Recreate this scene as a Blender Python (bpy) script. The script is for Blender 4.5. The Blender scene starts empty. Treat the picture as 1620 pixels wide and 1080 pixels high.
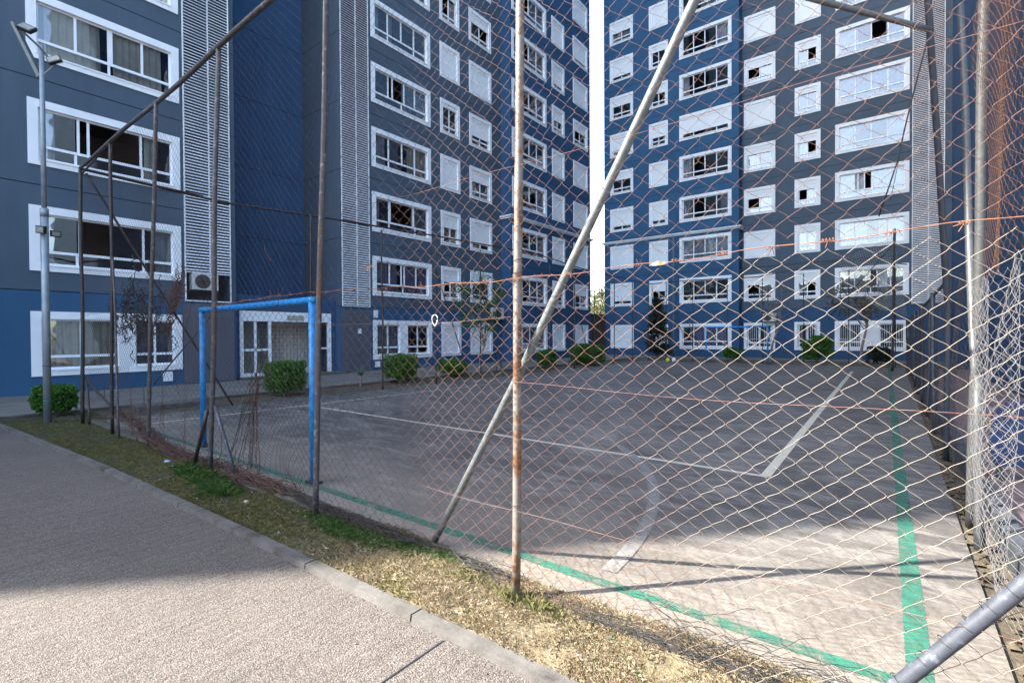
import bpy, math, random
import numpy as np
from mathutils import Vector, Matrix
R=math.radians
random.seed(7); rng=np.random.default_rng(7)
scene=bpy.context.scene
COL=scene.collection

# ---------------------------------------------------------------- camera, sky, sun, exposure
cam_d=bpy.data.cameras.new('camera'); cam=bpy.data.objects.new('camera',cam_d); COL.objects.link(cam)
cam_d.sensor_fit='HORIZONTAL'; cam_d.sensor_width=36; cam_d.lens=36*774.67/1620
cam_d.clip_start=.05; cam_d.clip_end=2000
YAW,PIT,ROL=R(37.85),R(.693),R(-.311)
F=Vector((-math.sin(YAW),math.cos(YAW),0)); Rt=Vector((math.cos(YAW),math.sin(YAW),0)); U=Vector((0,0,1))
F2=F*math.cos(PIT)-U*math.sin(PIT); U2=U*math.cos(PIT)+F*math.sin(PIT)
R3=Rt*math.cos(ROL)+U2*math.sin(ROL); U3=U2*math.cos(ROL)-Rt*math.sin(ROL)
m=Matrix((R3,U3,-F2)).transposed().to_4x4(); m.translation=Vector((0,0,1.5)); cam.matrix_world=m
scene.camera=cam
SUN_EL=40.0
world=bpy.data.worlds.new('World'); scene.world=world; world.use_nodes=True
nt=world.node_tree; bg=nt.nodes['Background']; sky=nt.nodes.new('ShaderNodeTexSky')
sky.sky_type='NISHITA'; sky.sun_disc=False; sky.sun_elevation=R(SUN_EL); sky.sun_rotation=R(223); sky.air_density=1.2; sky.dust_density=1.8; sky.ozone_density=1.0
nt.links.new(sky.outputs[0],bg.inputs[0]); bg.inputs[1].default_value=.15
sd=bpy.data.lights.new('sun','SUN'); sd.energy=3.95; sd.angle=R(.55); sd.color=(1,.955,.875)
so=bpy.data.objects.new('sun',sd); COL.objects.link(so)
d=Vector((.681*math.cos(R(SUN_EL)),.732*math.cos(R(SUN_EL)),-math.sin(R(SUN_EL))))
so.rotation_euler=d.to_track_quat('-Z','Y').to_euler(); so.location=(-10,-10,30)
scene.view_settings.view_transform='Standard'; scene.view_settings.look='None'
scene.view_settings.exposure=2.72; scene.view_settings.gamma=1
scene.cycles.max_bounces=8; scene.cycles.transparent_max_bounces=24

# ---------------------------------------------------------------- helpers
def lin(c):
    return tuple(((v/255)/12.92 if v/255<=.04045 else ((v/255+.055)/1.055)**2.4) for v in c)
def obj(name,me,mats,parent=None,loc=None,rotz=None,**tags):
    o=bpy.data.objects.new(name,me); COL.objects.link(o)
    if mats is not None and len(me.materials)==0:
        for mm in (mats if isinstance(mats,(list,tuple)) else [mats]): me.materials.append(mm)
    if parent: o.parent=parent
    if loc: o.location=loc
    if rotz is not None: o.rotation_euler=(0,0,rotz)
    for k,v in tags.items(): o[k]=v
    return o
def thing(name,label,cat,loc=(0,0,0),rotz=0,group=None):
    o=bpy.data.objects.new(name,None); COL.objects.link(o); o.location=loc; o.rotation_euler=(0,0,rotz)
    o.empty_display_size=.2
    o['label']=label; o['category']=cat
    if group: o['group']=group
    return o
def tag(o,label,cat,group=None,kind=None):
    o['label']=label; o['category']=cat
    if group: o['group']=group
    if kind: o['kind']=kind
    return o
class MB:
    def __init__(s): s.v=[]; s.f=[]; s.m=[]; s.smooth=False
    def add(s,vs,fs,mi=0):
        b=len(s.v); s.v+=[tuple(v) for v in vs]; s.f+=[tuple(b+i for i in f) for f in fs]; s.m+=[mi]*len(fs)
    def quad(s,a,b,c,d,mi=0): s.add([a,b,c,d],[(0,1,2,3)],mi)
    def box(s,x0,x1,y0,y1,z0,z1,mi=0):
        s.add([(x0,y0,z0),(x1,y0,z0),(x1,y1,z0),(x0,y1,z0),(x0,y0,z1),(x1,y0,z1),(x1,y1,z1),(x0,y1,z1)],
              [(3,2,1,0),(4,5,6,7),(0,1,5,4),(1,2,6,5),(2,3,7,6),(3,0,4,7)],mi)
    def tube(s,pts,r,n=8,mi=0,cap=True):
        pts=[Vector(p) for p in pts]; rs=r if isinstance(r,(list,tuple)) else [r]*len(pts)
        b=len(s.v); T0=None
        for i,p in enumerate(pts):
            t=(pts[min(i+1,len(pts)-1)]-pts[max(i-1,0)]).normalized()
            if i==0:
                a=Vector((0,0,1)) if abs(t.z)<.9 else Vector((1,0,0)); u=t.cross(a).normalized()
            else:
                u=(u-t*u.dot(t)).normalized()
            w=t.cross(u)
            for k in range(n):
                an=2*math.pi*k/n; s.v.append(tuple(p+(u*math.cos(an)+w*math.sin(an))*rs[i]))
        for i in range(len(pts)-1):
            for k in range(n):
                s.f.append((b+i*n+k,b+i*n+(k+1)%n,b+(i+1)*n+(k+1)%n,b+(i+1)*n+k)); s.m.append(mi)
        if cap:
            s.f.append(tuple(b+k for k in reversed(range(n)))); s.m.append(mi)
            e=b+(len(pts)-1)*n; s.f.append(tuple(e+k for k in range(n))); s.m.append(mi)
    def mesh(s,name,smooth=False):
        me=bpy.data.meshes.new(name); me.from_pydata(s.v,[],s.f); 
        if any(s.m): me.polygons.foreach_set('material_index',s.m)
        if smooth: me.polygons.foreach_set('use_smooth',[True]*len(s.f))
        me.update(); return me
    def obj(s,name,mats,parent=None,loc=None,rotz=None,smooth=False,**t):
        return obj(name,s.mesh(name,smooth),mats,parent,loc,rotz,**t)
def np_mesh(name,V,Fq,mi=None,smooth=False):
    V=np.asarray(V,np.float32); Fq=np.asarray(Fq,np.int32); k=Fq.shape[1]
    me=bpy.data.meshes.new(name); me.vertices.add(len(V)); me.vertices.foreach_set('co',V.ravel())
    me.loops.add(Fq.size); me.loops.foreach_set('vertex_index',Fq.ravel())
    me.polygons.add(len(Fq)); me.polygons.foreach_set('loop_start',np.arange(len(Fq),dtype=np.int32)*k)
    if mi is not None: me.polygons.foreach_set('material_index',np.asarray(mi,np.int32))
    if smooth: me.polygons.foreach_set('use_smooth',np.ones(len(Fq),bool))
    me.update(calc_edges=True); me.validate(); return me

# ---------------------------------------------------------------- materials
def new_mat(name):
    m=bpy.data.materials.new(name); m.use_nodes=True; n=m.node_tree
    return m,n,n.nodes['Principled BSDF']
def ramp(n,src,stops):
    r=n.nodes.new('ShaderNodeValToRGB'); n.links.new(src,r.inputs[0])
    e=r.color_ramp.elements
    e[0].position=stops[0][0]; e[0].color=(*stops[0][1],1); e[1].position=stops[-1][0]; e[1].color=(*stops[-1][1],1)
    for p,c in stops[1:-1]:
        q=e.new(p); q.color=(*c,1)
    return r
def noise(n,scale,detail=4,rough=.55,vec=None,coord='Object',stretch=None,dist=0):
    tc=n.nodes.new('ShaderNodeTexCoord'); src=tc.outputs[coord]
    if stretch:
        mp=n.nodes.new('ShaderNodeMapping'); mp.inputs['Scale'].default_value=stretch; n.links.new(src,mp.inputs[0]); src=mp.outputs[0]
    t=n.nodes.new('ShaderNodeTexNoise'); t.inputs['Scale'].default_value=scale; t.inputs['Detail'].default_value=detail; t.inputs['Roughness'].default_value=rough; t.inputs['Distortion'].default_value=dist
    n.links.new(src,t.inputs['Vector']); return t
def bump(n,src,strength,dist=.01,b=None):
    bp=n.nodes.new('ShaderNodeBump'); bp.inputs['Strength'].default_value=strength; bp.inputs['Distance'].default_value=dist
    n.links.new(src,bp.inputs['Height']); n.links.new(bp.outputs[0],(b or n.nodes['Principled BSDF']).inputs['Normal']); return bp
def simple(name,c1,c2=None,scale=3,rough=.7,bs=0,bscale=40,metal=0,stops=None,stretch=None,detail=5,spec=.5,bdist=.004):
    m,n,b=new_mat(name); b.inputs['Roughness'].default_value=rough; b.inputs['Metallic'].default_value=metal
    b.inputs['Specular IOR Level'].default_value=spec
    if c2 is None and stops is None: b.inputs['Base Color'].default_value=(*c1,1)
    else:
        t=noise(n,scale,detail,.6,stretch=stretch)
        r=ramp(n,t.outputs[0],stops or [(.35,c1),(.68,c2)]); n.links.new(r.outputs[0],b.inputs['Base Color'])
    if bs:
        t2=noise(n,bscale,6,.6); bump(n,t2.outputs[0],bs,bdist)
    return m
def mixc(n,fac,a,b,mode='MIX'):
    x=n.nodes.new('ShaderNodeMix'); x.data_type='RGBA'; x.blend_type=mode
    for s,v in ((x.inputs[0],fac),(x.inputs[6],a),(x.inputs[7],b)):
        if isinstance(v,(int,float)): s.default_value=v
        elif isinstance(v,tuple): s.default_value=(*v,1)
        else: n.links.new(v,s)
    return x.outputs[2]
def math_n(n,op,a,b=0.,c=None):
    x=n.nodes.new('ShaderNodeMath'); x.operation=op
    for i,v in enumerate((a,b) if c is None else (a,b,c)):
        if isinstance(v,(int,float)): x.inputs[i].default_value=v
        else: n.links.new(v,x.inputs[i])
    return x.outputs[0]
def smap(n,v,a,b):
    x=n.nodes.new('ShaderNodeMapRange'); x.interpolation_type='SMOOTHSTEP'; n.links.new(v,x.inputs[0])
    x.inputs[1].default_value=a; x.inputs[2].default_value=b; return x.outputs[0]
def xyz(n,coord='Object'):
    tc=n.nodes.new('ShaderNodeTexCoord'); s=n.nodes.new('ShaderNodeSeparateXYZ'); n.links.new(tc.outputs[coord],s.inputs[0]); return s.outputs

def wall_paint(name,c):
    m,n,b=new_mat(name); b.inputs['Roughness'].default_value=.75; b.inputs['Specular IOR Level'].default_value=.3
    t=noise(n,.35,5,.6); s=noise(n,1.6,6,.7,stretch=(1,1,.12))
    c1=tuple(v*.88 for v in c); c2=tuple(v*1.12+.004 for v in c)
    r=ramp(n,t.outputs[0],[(.3,c1),(.7,c2)])
    f=ramp(n,s.outputs[0],[(.48,(0,0,0)),(.75,(.34,.34,.34))])
    col=mixc(n,f.outputs[0],r.outputs[0],tuple(v*1.35+.015 for v in c))
    n.links.new(col,b.inputs['Base Color'])
    g=noise(n,140,3,.6); bump(n,g.outputs[0],.35,.003)
    return m
M={}
M['grey']=wall_paint('grey_paint',(.060,.088,.122))
M['blue']=wall_paint('blue_paint',(.024,.084,.165))
M['blue2']=wall_paint('deep_blue_paint',(.022,.068,.142))
M['panel']=wall_paint('panel_grey_paint',(.085,.095,.115))
M['joint']=simple('joint',(.01,.012,.02),rough=.9)
M['trim']=simple('white_trim',(.70,.72,.74),(.80,.81,.82),scale=1.5,rough=.6,bs=.25,bscale=60)
M['alu']=simple('white_aluminium',(.74,.77,.80),(.80,.82,.84),scale=4,rough=.35)
M['shutter']=simple('shutter_slats',(.70,.72,.73),(.78,.79,.79),scale=1.2,rough=.5)
M['interior']=simple('room_inside',(.10,.09,.085),(.05,.045,.045),scale=1.2,rough=.9)
M['cur_white']=simple('white_curtain',(.30,.33,.38),(.56,.57,.60),scale=3,rough=.9)
M['cur_cream']=simple('cream_curtain',(.50,.46,.38),(.68,.64,.55),scale=2,rough=.9)
M['cur_mauve']=simple('mauve_curtain',(.30,.24,.36),(.44,.37,.48),scale=3,rough=.9)
M['cur_pink']=simple('pink_curtain',(.62,.40,.60),(.74,.55,.70),scale=3,rough=.9)
M['cur_grey']=simple('grey_curtain',(.16,.18,.22),(.26,.29,.33),scale=3,rough=.9)
M['louver']=simple('louver_metal',(.60,.62,.65),(.80,.81,.82),scale=1.2,rough=.45)
M['tile']=simple('lobby_wall',(.62,.59,.54),(.72,.68,.62),scale=2,rough=.7)
M['roof']=simple('roof_concrete',(.25,.25,.25),(.33,.33,.32),scale=1,rough=.9)
M['fan']=simple('fan_shadow',(.10,.10,.10),rough=.8)
M['black']=simple('black_plastic',(.015,.015,.017),rough=.5)
M['brick']=simple('pierced_blocks',(.40,.38,.36),(.52,.5,.46),scale=3,rough=.9)
# glass
def glass(name,tint,refl):
    m,n,b=new_mat(name); n.nodes.remove(b)
    out=n.nodes['Material Output']; tr=n.nodes.new('ShaderNodeBsdfTransparent'); tr.inputs[0].default_value=(*tint,1)
    gl=n.nodes.new('ShaderNodeBsdfGlossy'); gl.inputs['Roughness'].default_value=.015; gl.inputs['Color'].default_value=(.9,.95,1,1)
    lw=n.nodes.new('ShaderNodeLayerWeight'); lw.inputs[0].default_value=.35
    f=math_n(n,'MULTIPLY_ADD',lw.outputs['Fresnel'],.75,refl)
    t=noise(n,1.3,2,.4); bp=n.nodes.new('ShaderNodeBump'); bp.inputs['Strength'].default_value=.25; bp.inputs['Distance'].default_value=.02
    n.links.new(t.outputs[0],bp.inputs['Height']); n.links.new(bp.outputs[0],gl.inputs['Normal'])
    mx=n.nodes.new('ShaderNodeMixShader'); n.links.new(f,mx.inputs[0]); n.links.new(tr.outputs[0],mx.inputs[1]); n.links.new(gl.outputs[0],mx.inputs[2]); n.links.new(mx.outputs[0],out.inputs[0])
    return m
M['glass']=glass('window_glass',(.66,.70,.73),.095)
# ground
def road_mat():
    m,n,b=new_mat('exposed_aggregate'); b.inputs['Roughness'].default_value=.85; b.inputs['Specular IOR Level'].default_value=.35
    tc=n.nodes.new('ShaderNodeTexCoord')
    nz=n.nodes.new('ShaderNodeTexNoise'); nz.inputs['Scale'].default_value=60; n.links.new(tc.outputs['Object'],nz.inputs['Vector'])
    add=mixc(n,.012,tc.outputs['Object'],nz.outputs['Color'],'ADD')
    v=n.nodes.new('ShaderNodeTexVoronoi'); v.inputs['Scale'].default_value=135; n.links.new(add,v.inputs['Vector'])
    v2=n.nodes.new('ShaderNodeTexVoronoi'); v2.inputs['Scale'].default_value=300; n.links.new(add,v2.inputs['Vector'])
    sep=n.nodes.new('ShaderNodeSeparateColor'); n.links.new(v.outputs['Color'],sep.inputs[0])
    r=ramp(n,sep.outputs[0],[(0,(.31,.26,.235)),(.35,(.41,.35,.315)),(.7,(.48,.415,.375)),(1,(.58,.51,.46))])
    big=noise(n,.6,5,.6); rb=ramp(n,big.outputs[0],[(.3,(.80,.78,.78)),(.7,(1.1,1.08,1.05))])
    c=mixc(n,1.0,r.outputs[0],rb.outputs[0],'MULTIPLY')
    gap=smap(n,v.outputs['Distance'],.35,.75)
    c=mixc(n,gap,c,mixc(n,1.0,c,(.52,.47,.45),'MULTIPLY'))
    mp=n.nodes.new('ShaderNodeMapping'); mp.inputs['Rotation'].default_value=(0,0,R(8)); mp.inputs['Scale'].default_value=(36,2.0,1); n.links.new(tc.outputs['Object'],mp.inputs[0])
    rk=n.nodes.new('ShaderNodeTexNoise'); rk.inputs['Scale'].default_value=1.0; rk.inputs['Detail'].default_value=5; n.links.new(mp.outputs[0],rk.inputs['Vector'])
    rr_=ramp(n,rk.outputs[0],[(.33,(.80,.79,.79)),(.55,(1,1,1)),(.75,(1.07,1.07,1.06))]); c=mixc(n,1.0,c,rr_.outputs[0],'MULTIPLY')
    st=noise(n,1.7,7,.72); sr=ramp(n,st.outputs[0],[(.30,(.74,.73,.74)),(.42,(1,1,1))]); c=mixc(n,1.0,c,sr.outputs[0],'MULTIPLY')
    n.links.new(c,b.inputs['Base Color'])
    hgt=math_n(n,'ADD',math_n(n,'SUBTRACT',1.,v.outputs['Distance']),math_n(n,'MULTIPLY',math_n(n,'SUBTRACT',1.,v2.outputs['Distance']),.5))
    hgt=math_n(n,'ADD',hgt,math_n(n,'MULTIPLY',sep.outputs[1],.6))
    bump(n,math_n(n,'ADD',hgt,math_n(n,'MULTIPLY',rk.outputs[0],2.2)),1.0,.0055)
    return m
M['road']=road_mat()
def court_mat():
    m,n,b=new_mat('court_concrete'); b.inputs['Roughness'].default_value=.62; b.inputs['Specular IOR Level'].default_value=.4
    a=noise(n,.5,6,.62,dist=.6); s=noise(n,2.2,6,.65,stretch=(.45,1.6,1),dist=1.2); f=noise(n,30,4,.6)
    r=ramp(n,a.outputs[0],[(.34,(.10,.094,.094)),(.5,(.16,.15,.148)),(.68,(.25,.238,.23))])
    rs=ramp(n,s.outputs[0],[(.52,(0,0,0)),(.68,(.6,.6,.6))])
    c=mixc(n,rs.outputs[0],r.outputs[0],(.34,.325,.315))
    sw=noise(n,1.1,7,.68,stretch=(.8,2.6,1),dist=2.2); sr=ramp(n,sw.outputs[0],[(.50,(0,0,0)),(.60,(.62,.62,.62)),(.66,(.15,.15,.15)),(.74,(.5,.5,.5))])
    c=mixc(n,sr.outputs[0],c,(.46,.44,.42))
    ck=noise(n,1.6,7,.7,dist=1.4); kr=ramp(n,ck.outputs[0],[(.34,(.60,.60,.61)),(.50,(1,1,1))]); c=mixc(n,1.0,c,kr.outputs[0],'MULTIPLY')
    o=xyz(n)
    # bare concrete apron outside the painted lines, ragged edge
    w=math_n(n,'MULTIPLY',math_n(n,'SUBTRACT',noise(n,3,4,.6).outputs[0],.5),.16)
    m1=math_n(n,'LESS_THAN',math_n(n,'ADD',o[1],w),2.68)
    e2=math_n(n,'MULTIPLY',smap(n,math_n(n,'ADD',math_n(n,'MULTIPLY',o[1],-1.),w),-4.6,-2.9),.6)
    mk=math_n(n,'MAXIMUM',m1,e2)
    c=mixc(n,math_n(n,'MULTIPLY',mk,.75),c,mixc(n,f.outputs[0],(.33,.29,.25),(.44,.40,.35)))
    sp=ramp(n,f.outputs[0],[(.35,(.82,.82,.82)),(.65,(1.12,1.12,1.12))])
    c=mixc(n,1.0,c,sp.outputs[0],'MULTIPLY')
    dp=noise(n,9,8,.7); dr=ramp(n,dp.outputs[0],[(.66,(0,0,0)),(.72,(.5,.5,.5))])
    c=mixc(n,dr.outputs[0],c,(.42,.40,.38))
    n.links.new(c,b.inputs['Base Color'])
    g=noise(n,90,5,.65); bump(n,g.outputs[0],.5,.004)
    return m
M['court']=court_mat()
def line_mat(name,c,wear,amt=.93):
    m,n,b=new_mat(name); b.inputs['Roughness'].default_value=.6
    t=noise(n,7,7,.75,stretch=(1,1,1)); t2=noise(n,.8,3,.5)
    cc=ramp(n,noise(n,20,4,.6).outputs[0],[(.3,tuple(v*.85 for v in c)),(.7,tuple(min(1,v*1.12) for v in c))])
    n.links.new(cc.outputs[0],b.inputs['Base Color'])
    f=math_n(n,'ADD',t.outputs[0],math_n(n,'MULTIPLY',math_n(n,'SUBTRACT',t2.outputs[0],.5),.35))
    a=math_n(n,'MULTIPLY',smap(n,f,wear-.16,wear+.16),amt)
    tr=n.nodes.new('ShaderNodeBsdfTransparent'); mx=n.nodes.new('ShaderNodeMixShader'); out=n.nodes['Material Output']
    n.links.new(a,mx.inputs[0]); n.links.new(tr.outputs[0],mx.inputs[1]); n.links.new(b.outputs[0],mx.inputs[2]); n.links.new(mx.outputs[0],out.inputs[0])
    return m
M['lg']=line_mat('green_line_paint',(.06,.30,.20),.44)
M['lw']=line_mat('white_line_paint',(.80,.72,.56),.20)
M['lf']=line_mat('faded_grey_paint',(.42,.41,.39),.40,.66)
M['lb']=line_mat('pale_blue_paint',(.35,.42,.48),.47)
M['concrete']=simple('old_concrete',None,scale=5,rough=.85,bs=.6,bscale=25,bdist=.01,stops=[(.3,(.12,.11,.09)),(.42,(.30,.27,.235)),(.55,(.40,.37,.33)),(.75,(.54,.50,.45))])
M['concrete_d']=simple('mossy_concrete',None,scale=3,rough=.9,bs=.8,bscale=18,bdist=.02,stops=[(.3,(.06,.06,.04)),(.5,(.15,.14,.11)),(.75,(.27,.25,.21))])
M['walk']=simple('walkway_concrete',None,scale=1.2,rough=.9,bs=.4,bscale=30,stops=[(.3,(.20,.18,.15)),(.55,(.30,.27,.23)),(.75,(.38,.35,.30))])
M['dirt']=simple('dirt',None,scale=4,rough=1,bs=1,bscale=30,bdist=.02,stops=[(.3,(.06,.045,.03)),(.5,(.13,.10,.06)),(.72,(.22,.17,.11))])
def soil_mat():
    m,n,b=new_mat('verge_soil'); b.inputs['Roughness'].default_value=1
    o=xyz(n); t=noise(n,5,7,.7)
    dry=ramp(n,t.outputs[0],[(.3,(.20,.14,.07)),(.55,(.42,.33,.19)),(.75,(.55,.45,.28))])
    dark_soil=ramp(n,t.outputs[0],[(.3,(.035,.04,.015)),(.55,(.08,.085,.035)),(.75,(.14,.13,.07))])  # darker greenish soil towards the left end
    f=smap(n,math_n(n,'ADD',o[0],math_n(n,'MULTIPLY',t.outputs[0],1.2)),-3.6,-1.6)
    n.links.new(mixc(n,f,dark_soil.outputs[0],dry.outputs[0]),b.inputs['Base Color'])
    bump(n,noise(n,45,6,.7).outputs[0],1,.025); return m
M['soil']=soil_mat()
M['pink']=simple('pink_paving',None,scale=9,rough=.9,bs=.5,bscale=60,stops=[(.3,(.20,.13,.13)),(.5,(.32,.22,.21)),(.75,(.42,.31,.29))])
# metals
def wire_mat(name,stops,scale=14,metal=.35,rough=.55):
    m,n,b=new_mat(name); b.inputs['Roughness'].default_value=rough; b.inputs['Metallic'].default_value=metal
    t=noise(n,scale,4,.6); r=ramp(n,t.outputs[0],stops); n.links.new(r.outputs[0],b.inputs['Base Color']); return m
def chain_mat():
    m,n,b=new_mat('chain_link_wire'); b.inputs['Roughness'].default_value=.6; b.inputs['Metallic'].default_value=.15
    o=xyz(n); t=noise(n,5,5,.65); tf=noise(n,40,3,.6)
    rust=ramp(n,tf.outputs[0],[(.3,(.16,.06,.032)),(.5,(.30,.125,.075)),(.72,(.44,.22,.145))])
    galv=ramp(n,tf.outputs[0],[(.3,(.34,.26,.18)),(.5,(.50,.42,.33)),(.72,(.60,.54,.46))])
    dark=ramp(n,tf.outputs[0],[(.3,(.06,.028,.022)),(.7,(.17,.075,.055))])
    nz=math_n(n,'MULTIPLY',math_n(n,'SUBTRACT',t.outputs[0],.5),1.0)
    fx=smap(n,math_n(n,'ADD',o[0],nz),-1.15,-.35)
    fz=smap(n,math_n(n,'ADD',o[2],math_n(n,'MULTIPLY',nz,.02)),1.80,1.88)
    g=math_n(n,'MULTIPLY',fx,math_n(n,'SUBTRACT',1.,fz))
    c=mixc(n,g,rust.outputs[0],galv.outputs[0])
    dl=smap(n,math_n(n,'MULTIPLY',math_n(n,'ADD',o[0],nz),-1.),1.9,4.2)  # darker brown towards the left, the shade there painted into the wire colour
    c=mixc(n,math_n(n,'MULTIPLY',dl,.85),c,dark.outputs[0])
    n.links.new(c,b.inputs['Base Color']); return m
M['chain']=chain_mat()
def side_mat():
    m,n,b=new_mat('side_fence_wire'); b.inputs['Roughness'].default_value=.5; b.inputs['Metallic'].default_value=.2
    o=xyz(n); tf=noise(n,30,3,.6); t=noise(n,4,4,.6)
    rust=ramp(n,tf.outputs[0],[(.3,(.22,.09,.04)),(.72,(.46,.23,.13))])
    galv=ramp(n,tf.outputs[0],[(.3,(.44,.42,.44)),(.72,(.68,.66,.66))])
    fz=smap(n,math_n(n,'ADD',o[2],math_n(n,'MULTIPLY',t.outputs[0],.05)),1.84,1.90)
    n.links.new(mixc(n,fz,galv.outputs[0],rust.outputs[0]),b.inputs['Base Color']); return m
M['side']=side_mat()
M['side_far']=wire_mat('far_side_wire',[(.3,(.03,.03,.035)),(.7,(.10,.085,.085))])
def pipe_mat(name,paint,rustamt,dark=1,con=1.35):
    m,n,b=new_mat(name); b.inputs['Roughness'].default_value=.5; b.inputs['Metallic'].default_value=.1
    t=noise(n,3.5,6,.7,stretch=(1,1,.6)); t2=noise(n,22,6,.7); t3=noise(n,60,3,.6)
    p=ramp(n,t2.outputs[0],[(.3,tuple(v*.72 for v in paint)),(.55,paint),(.68,tuple(min(1,v*con) for v in paint))])
    r=ramp(n,t3.outputs[0],[(.3,(.12*dark,.045*dark,.02*dark)),(.5,(.34*dark,.14*dark,.05*dark)),(.75,(.50*dark,.26*dark,.10*dark))])
    f=smap(n,math_n(n,'ADD',math_n(n,'MULTIPLY',t.outputs[0],.65),math_n(n,'MULTIPLY',t2.outputs[0],.35)),rustamt-.03,rustamt+.05)
    n.links.new(mixc(n,f,p.outputs[0],r.outputs[0]),b.inputs['Base Color'])
    bump(n,t2.outputs[0],.4,.002)
    return m
M['pipe']=pipe_mat('weathered_pipe',(.42,.40,.37),.56)
M['pipe_rust']=pipe_mat('rusty_white_pipe',(.50,.46,.40),.50)
M['slate_pipe']=pipe_mat('slate_painted_pipe',(.05,.056,.07),.68,.6,2.6)
M['pipe_dark']=pipe_mat('dark_brown_pipe',(.055,.042,.04),.60,.45,3.0)
M['pipe_mix']=pipe_mat('flaking_dark_pipe',(.10,.095,.10),.56,.55,4.0)
M['pipe_grey']=pipe_mat('grey_green_pipe',(.32,.36,.36),.66)
M['pipe_lt']=pipe_mat('pale_galvanised_pipe',(.44,.45,.45),.68)
M['pipe_blue']=pipe_mat('dark_slate_pipe',(.045,.055,.075),.64,.4)
M['goal']=simple('bright_blue_paint',None,scale=14,rough=.4,bs=.2,bscale=30,stops=[(.27,(.10,.05,.03)),(.33,(.02,.17,.45)),(.45,(.015,.25,.66)),(.62,(.03,.33,.78)),(.74,(.35,.52,.70))])
M['lamp_pole']=simple('galvanised_lamp_pole',(.30,.36,.40),(.42,.48,.52),scale=6,rough=.45,metal=.3)
M['led']=simple('led_glass',(.16,.17,.15),(.26,.27,.24),scale=20,rough=.25)
M['ac']=simple('ac_casing',(.68,.67,.63),(.76,.75,.71),scale=3,rough=.5)
def leaf_mat(name,a,b_,c):
    m,n,b=new_mat(name); b.inputs['Roughness'].default_value=.55
    t=noise(n,16,4,.7); r=ramp(n,t.outputs[0],[(.28,a),(.5,b_),(.74,c)]); n.links.new(r.outputs[0],b.inputs['Base Color'])
    tl=n.nodes.new('ShaderNodeBsdfTranslucent'); n.links.new(r.outputs[0],tl.inputs[0])
    mx=n.nodes.new('ShaderNodeMixShader'); mx.inputs[0].default_value=.3; n.links.new(b.outputs[0],mx.inputs[1]); n.links.new(tl.outputs[0],mx.inputs[2]); n.links.new(mx.outputs[0],n.nodes['Material Output'].inputs[0])
    return m
M['hedge']=leaf_mat('hedge_leaf',(.03,.09,.012),(.07,.20,.025),(.16,.34,.05))
M['leaf']=leaf_mat('tree_leaf',(.025,.06,.02),(.06,.13,.035),(.12,.22,.06))
M['conifer']=leaf_mat('dark_conifer',(.008,.016,.012),(.018,.032,.022),(.05,.05,.03))
M['olive']=leaf_mat('olive_foliage',(.05,.06,.02),(.11,.13,.04),(.20,.19,.08))
M['brownleaf']=leaf_mat('brown_leaf',(.06,.05,.03),(.12,.10,.05),(.2,.15,.08))
M['bark']=simple('bark',(.11,.09,.075),(.26,.22,.19),scale=20,rough=.9,bs=.8,bscale=50)
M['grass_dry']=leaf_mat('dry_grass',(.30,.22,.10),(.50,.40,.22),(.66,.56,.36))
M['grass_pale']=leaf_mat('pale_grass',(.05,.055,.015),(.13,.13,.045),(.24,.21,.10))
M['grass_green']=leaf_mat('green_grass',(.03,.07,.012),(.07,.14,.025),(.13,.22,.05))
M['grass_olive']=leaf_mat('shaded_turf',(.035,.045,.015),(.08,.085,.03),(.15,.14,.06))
M['vine']=simple('dead_wire',(.03,.025,.025),(.12,.11,.11),scale=30,rough=.8)
M['vine_rust']=simple('rusty_wire_bundle',(.06,.03,.022),(.20,.09,.06),scale=30,rough=.8)
M['wood']=simple('dark_boards',(.03,.022,.018),(.075,.05,.04),scale=8,rough=.9,stretch=(8,1,1))
M['dryleaf']=simple('dry_leaf',(.36,.24,.10),(.62,.5,.26),scale=40,rough=.7)
def dim(m,k):
    n=m.node_tree; kk=k if isinstance(k,tuple) else (k,k,k)
    for b in [x for x in n.nodes if x.type in('BSDF_PRINCIPLED','BSDF_TRANSLUCENT')]:
        i=b.inputs['Base Color'] if 'Base Color' in b.inputs else b.inputs[0]
        if i.is_linked:
            src=i.links[0].from_socket; n.links.new(mixc(n,1.0,src,kk,'MULTIPLY'),i)
        else:
            c=i.default_value; i.default_value=(c[0]*kk[0],c[1]*kk[1],c[2]*kk[2],1)
M['white']=simple('white_plastic',(.75,.76,.78),rough=.5)
M['ballw']=simple('ball_white',(.75,.77,.8),rough=.4)
M['bally']=simple('ball_yellow',(.75,.72,.05),rough=.4)
M['navy']=simple('blue_panel',(.015,.06,.20),(.03,.10,.30),scale=2,rough=.5)
M['net']=simple('grey_net_cord',(.45,.46,.45),rough=.8)
M['litter']=simple('blue_litter',(.05,.35,.6),(.6,.7,.75),scale=20,rough=.5)
M['stone']=simple('pale_stone',(.40,.36,.31),(.6,.56,.5),scale=12,rough=.9,bs=.5,bscale=30)

for nm,k in dict(road=(.365,.38,.375),court=(.50,.478,.442),lg=(.45,.42,.42),lw=.62,lf=(.56,.55,.54),lb=.45,concrete=.225,concrete_d=.5,walk=.42,dirt=.5,soil=.48,pink=.45,chain=.36,side=.30,hedge=(.62,.70,.42),leaf=.85,
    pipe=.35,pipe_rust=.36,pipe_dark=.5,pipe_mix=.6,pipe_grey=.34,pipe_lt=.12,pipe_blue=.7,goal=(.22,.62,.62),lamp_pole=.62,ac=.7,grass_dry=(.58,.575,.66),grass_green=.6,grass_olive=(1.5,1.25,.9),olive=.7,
    vine=.16,vine_rust=.5,dryleaf=.6,navy=.35,stone=.5,litter=.5,interior=(.9,.95,1.05),net=.5).items(): dim(M[nm],k)

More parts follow.
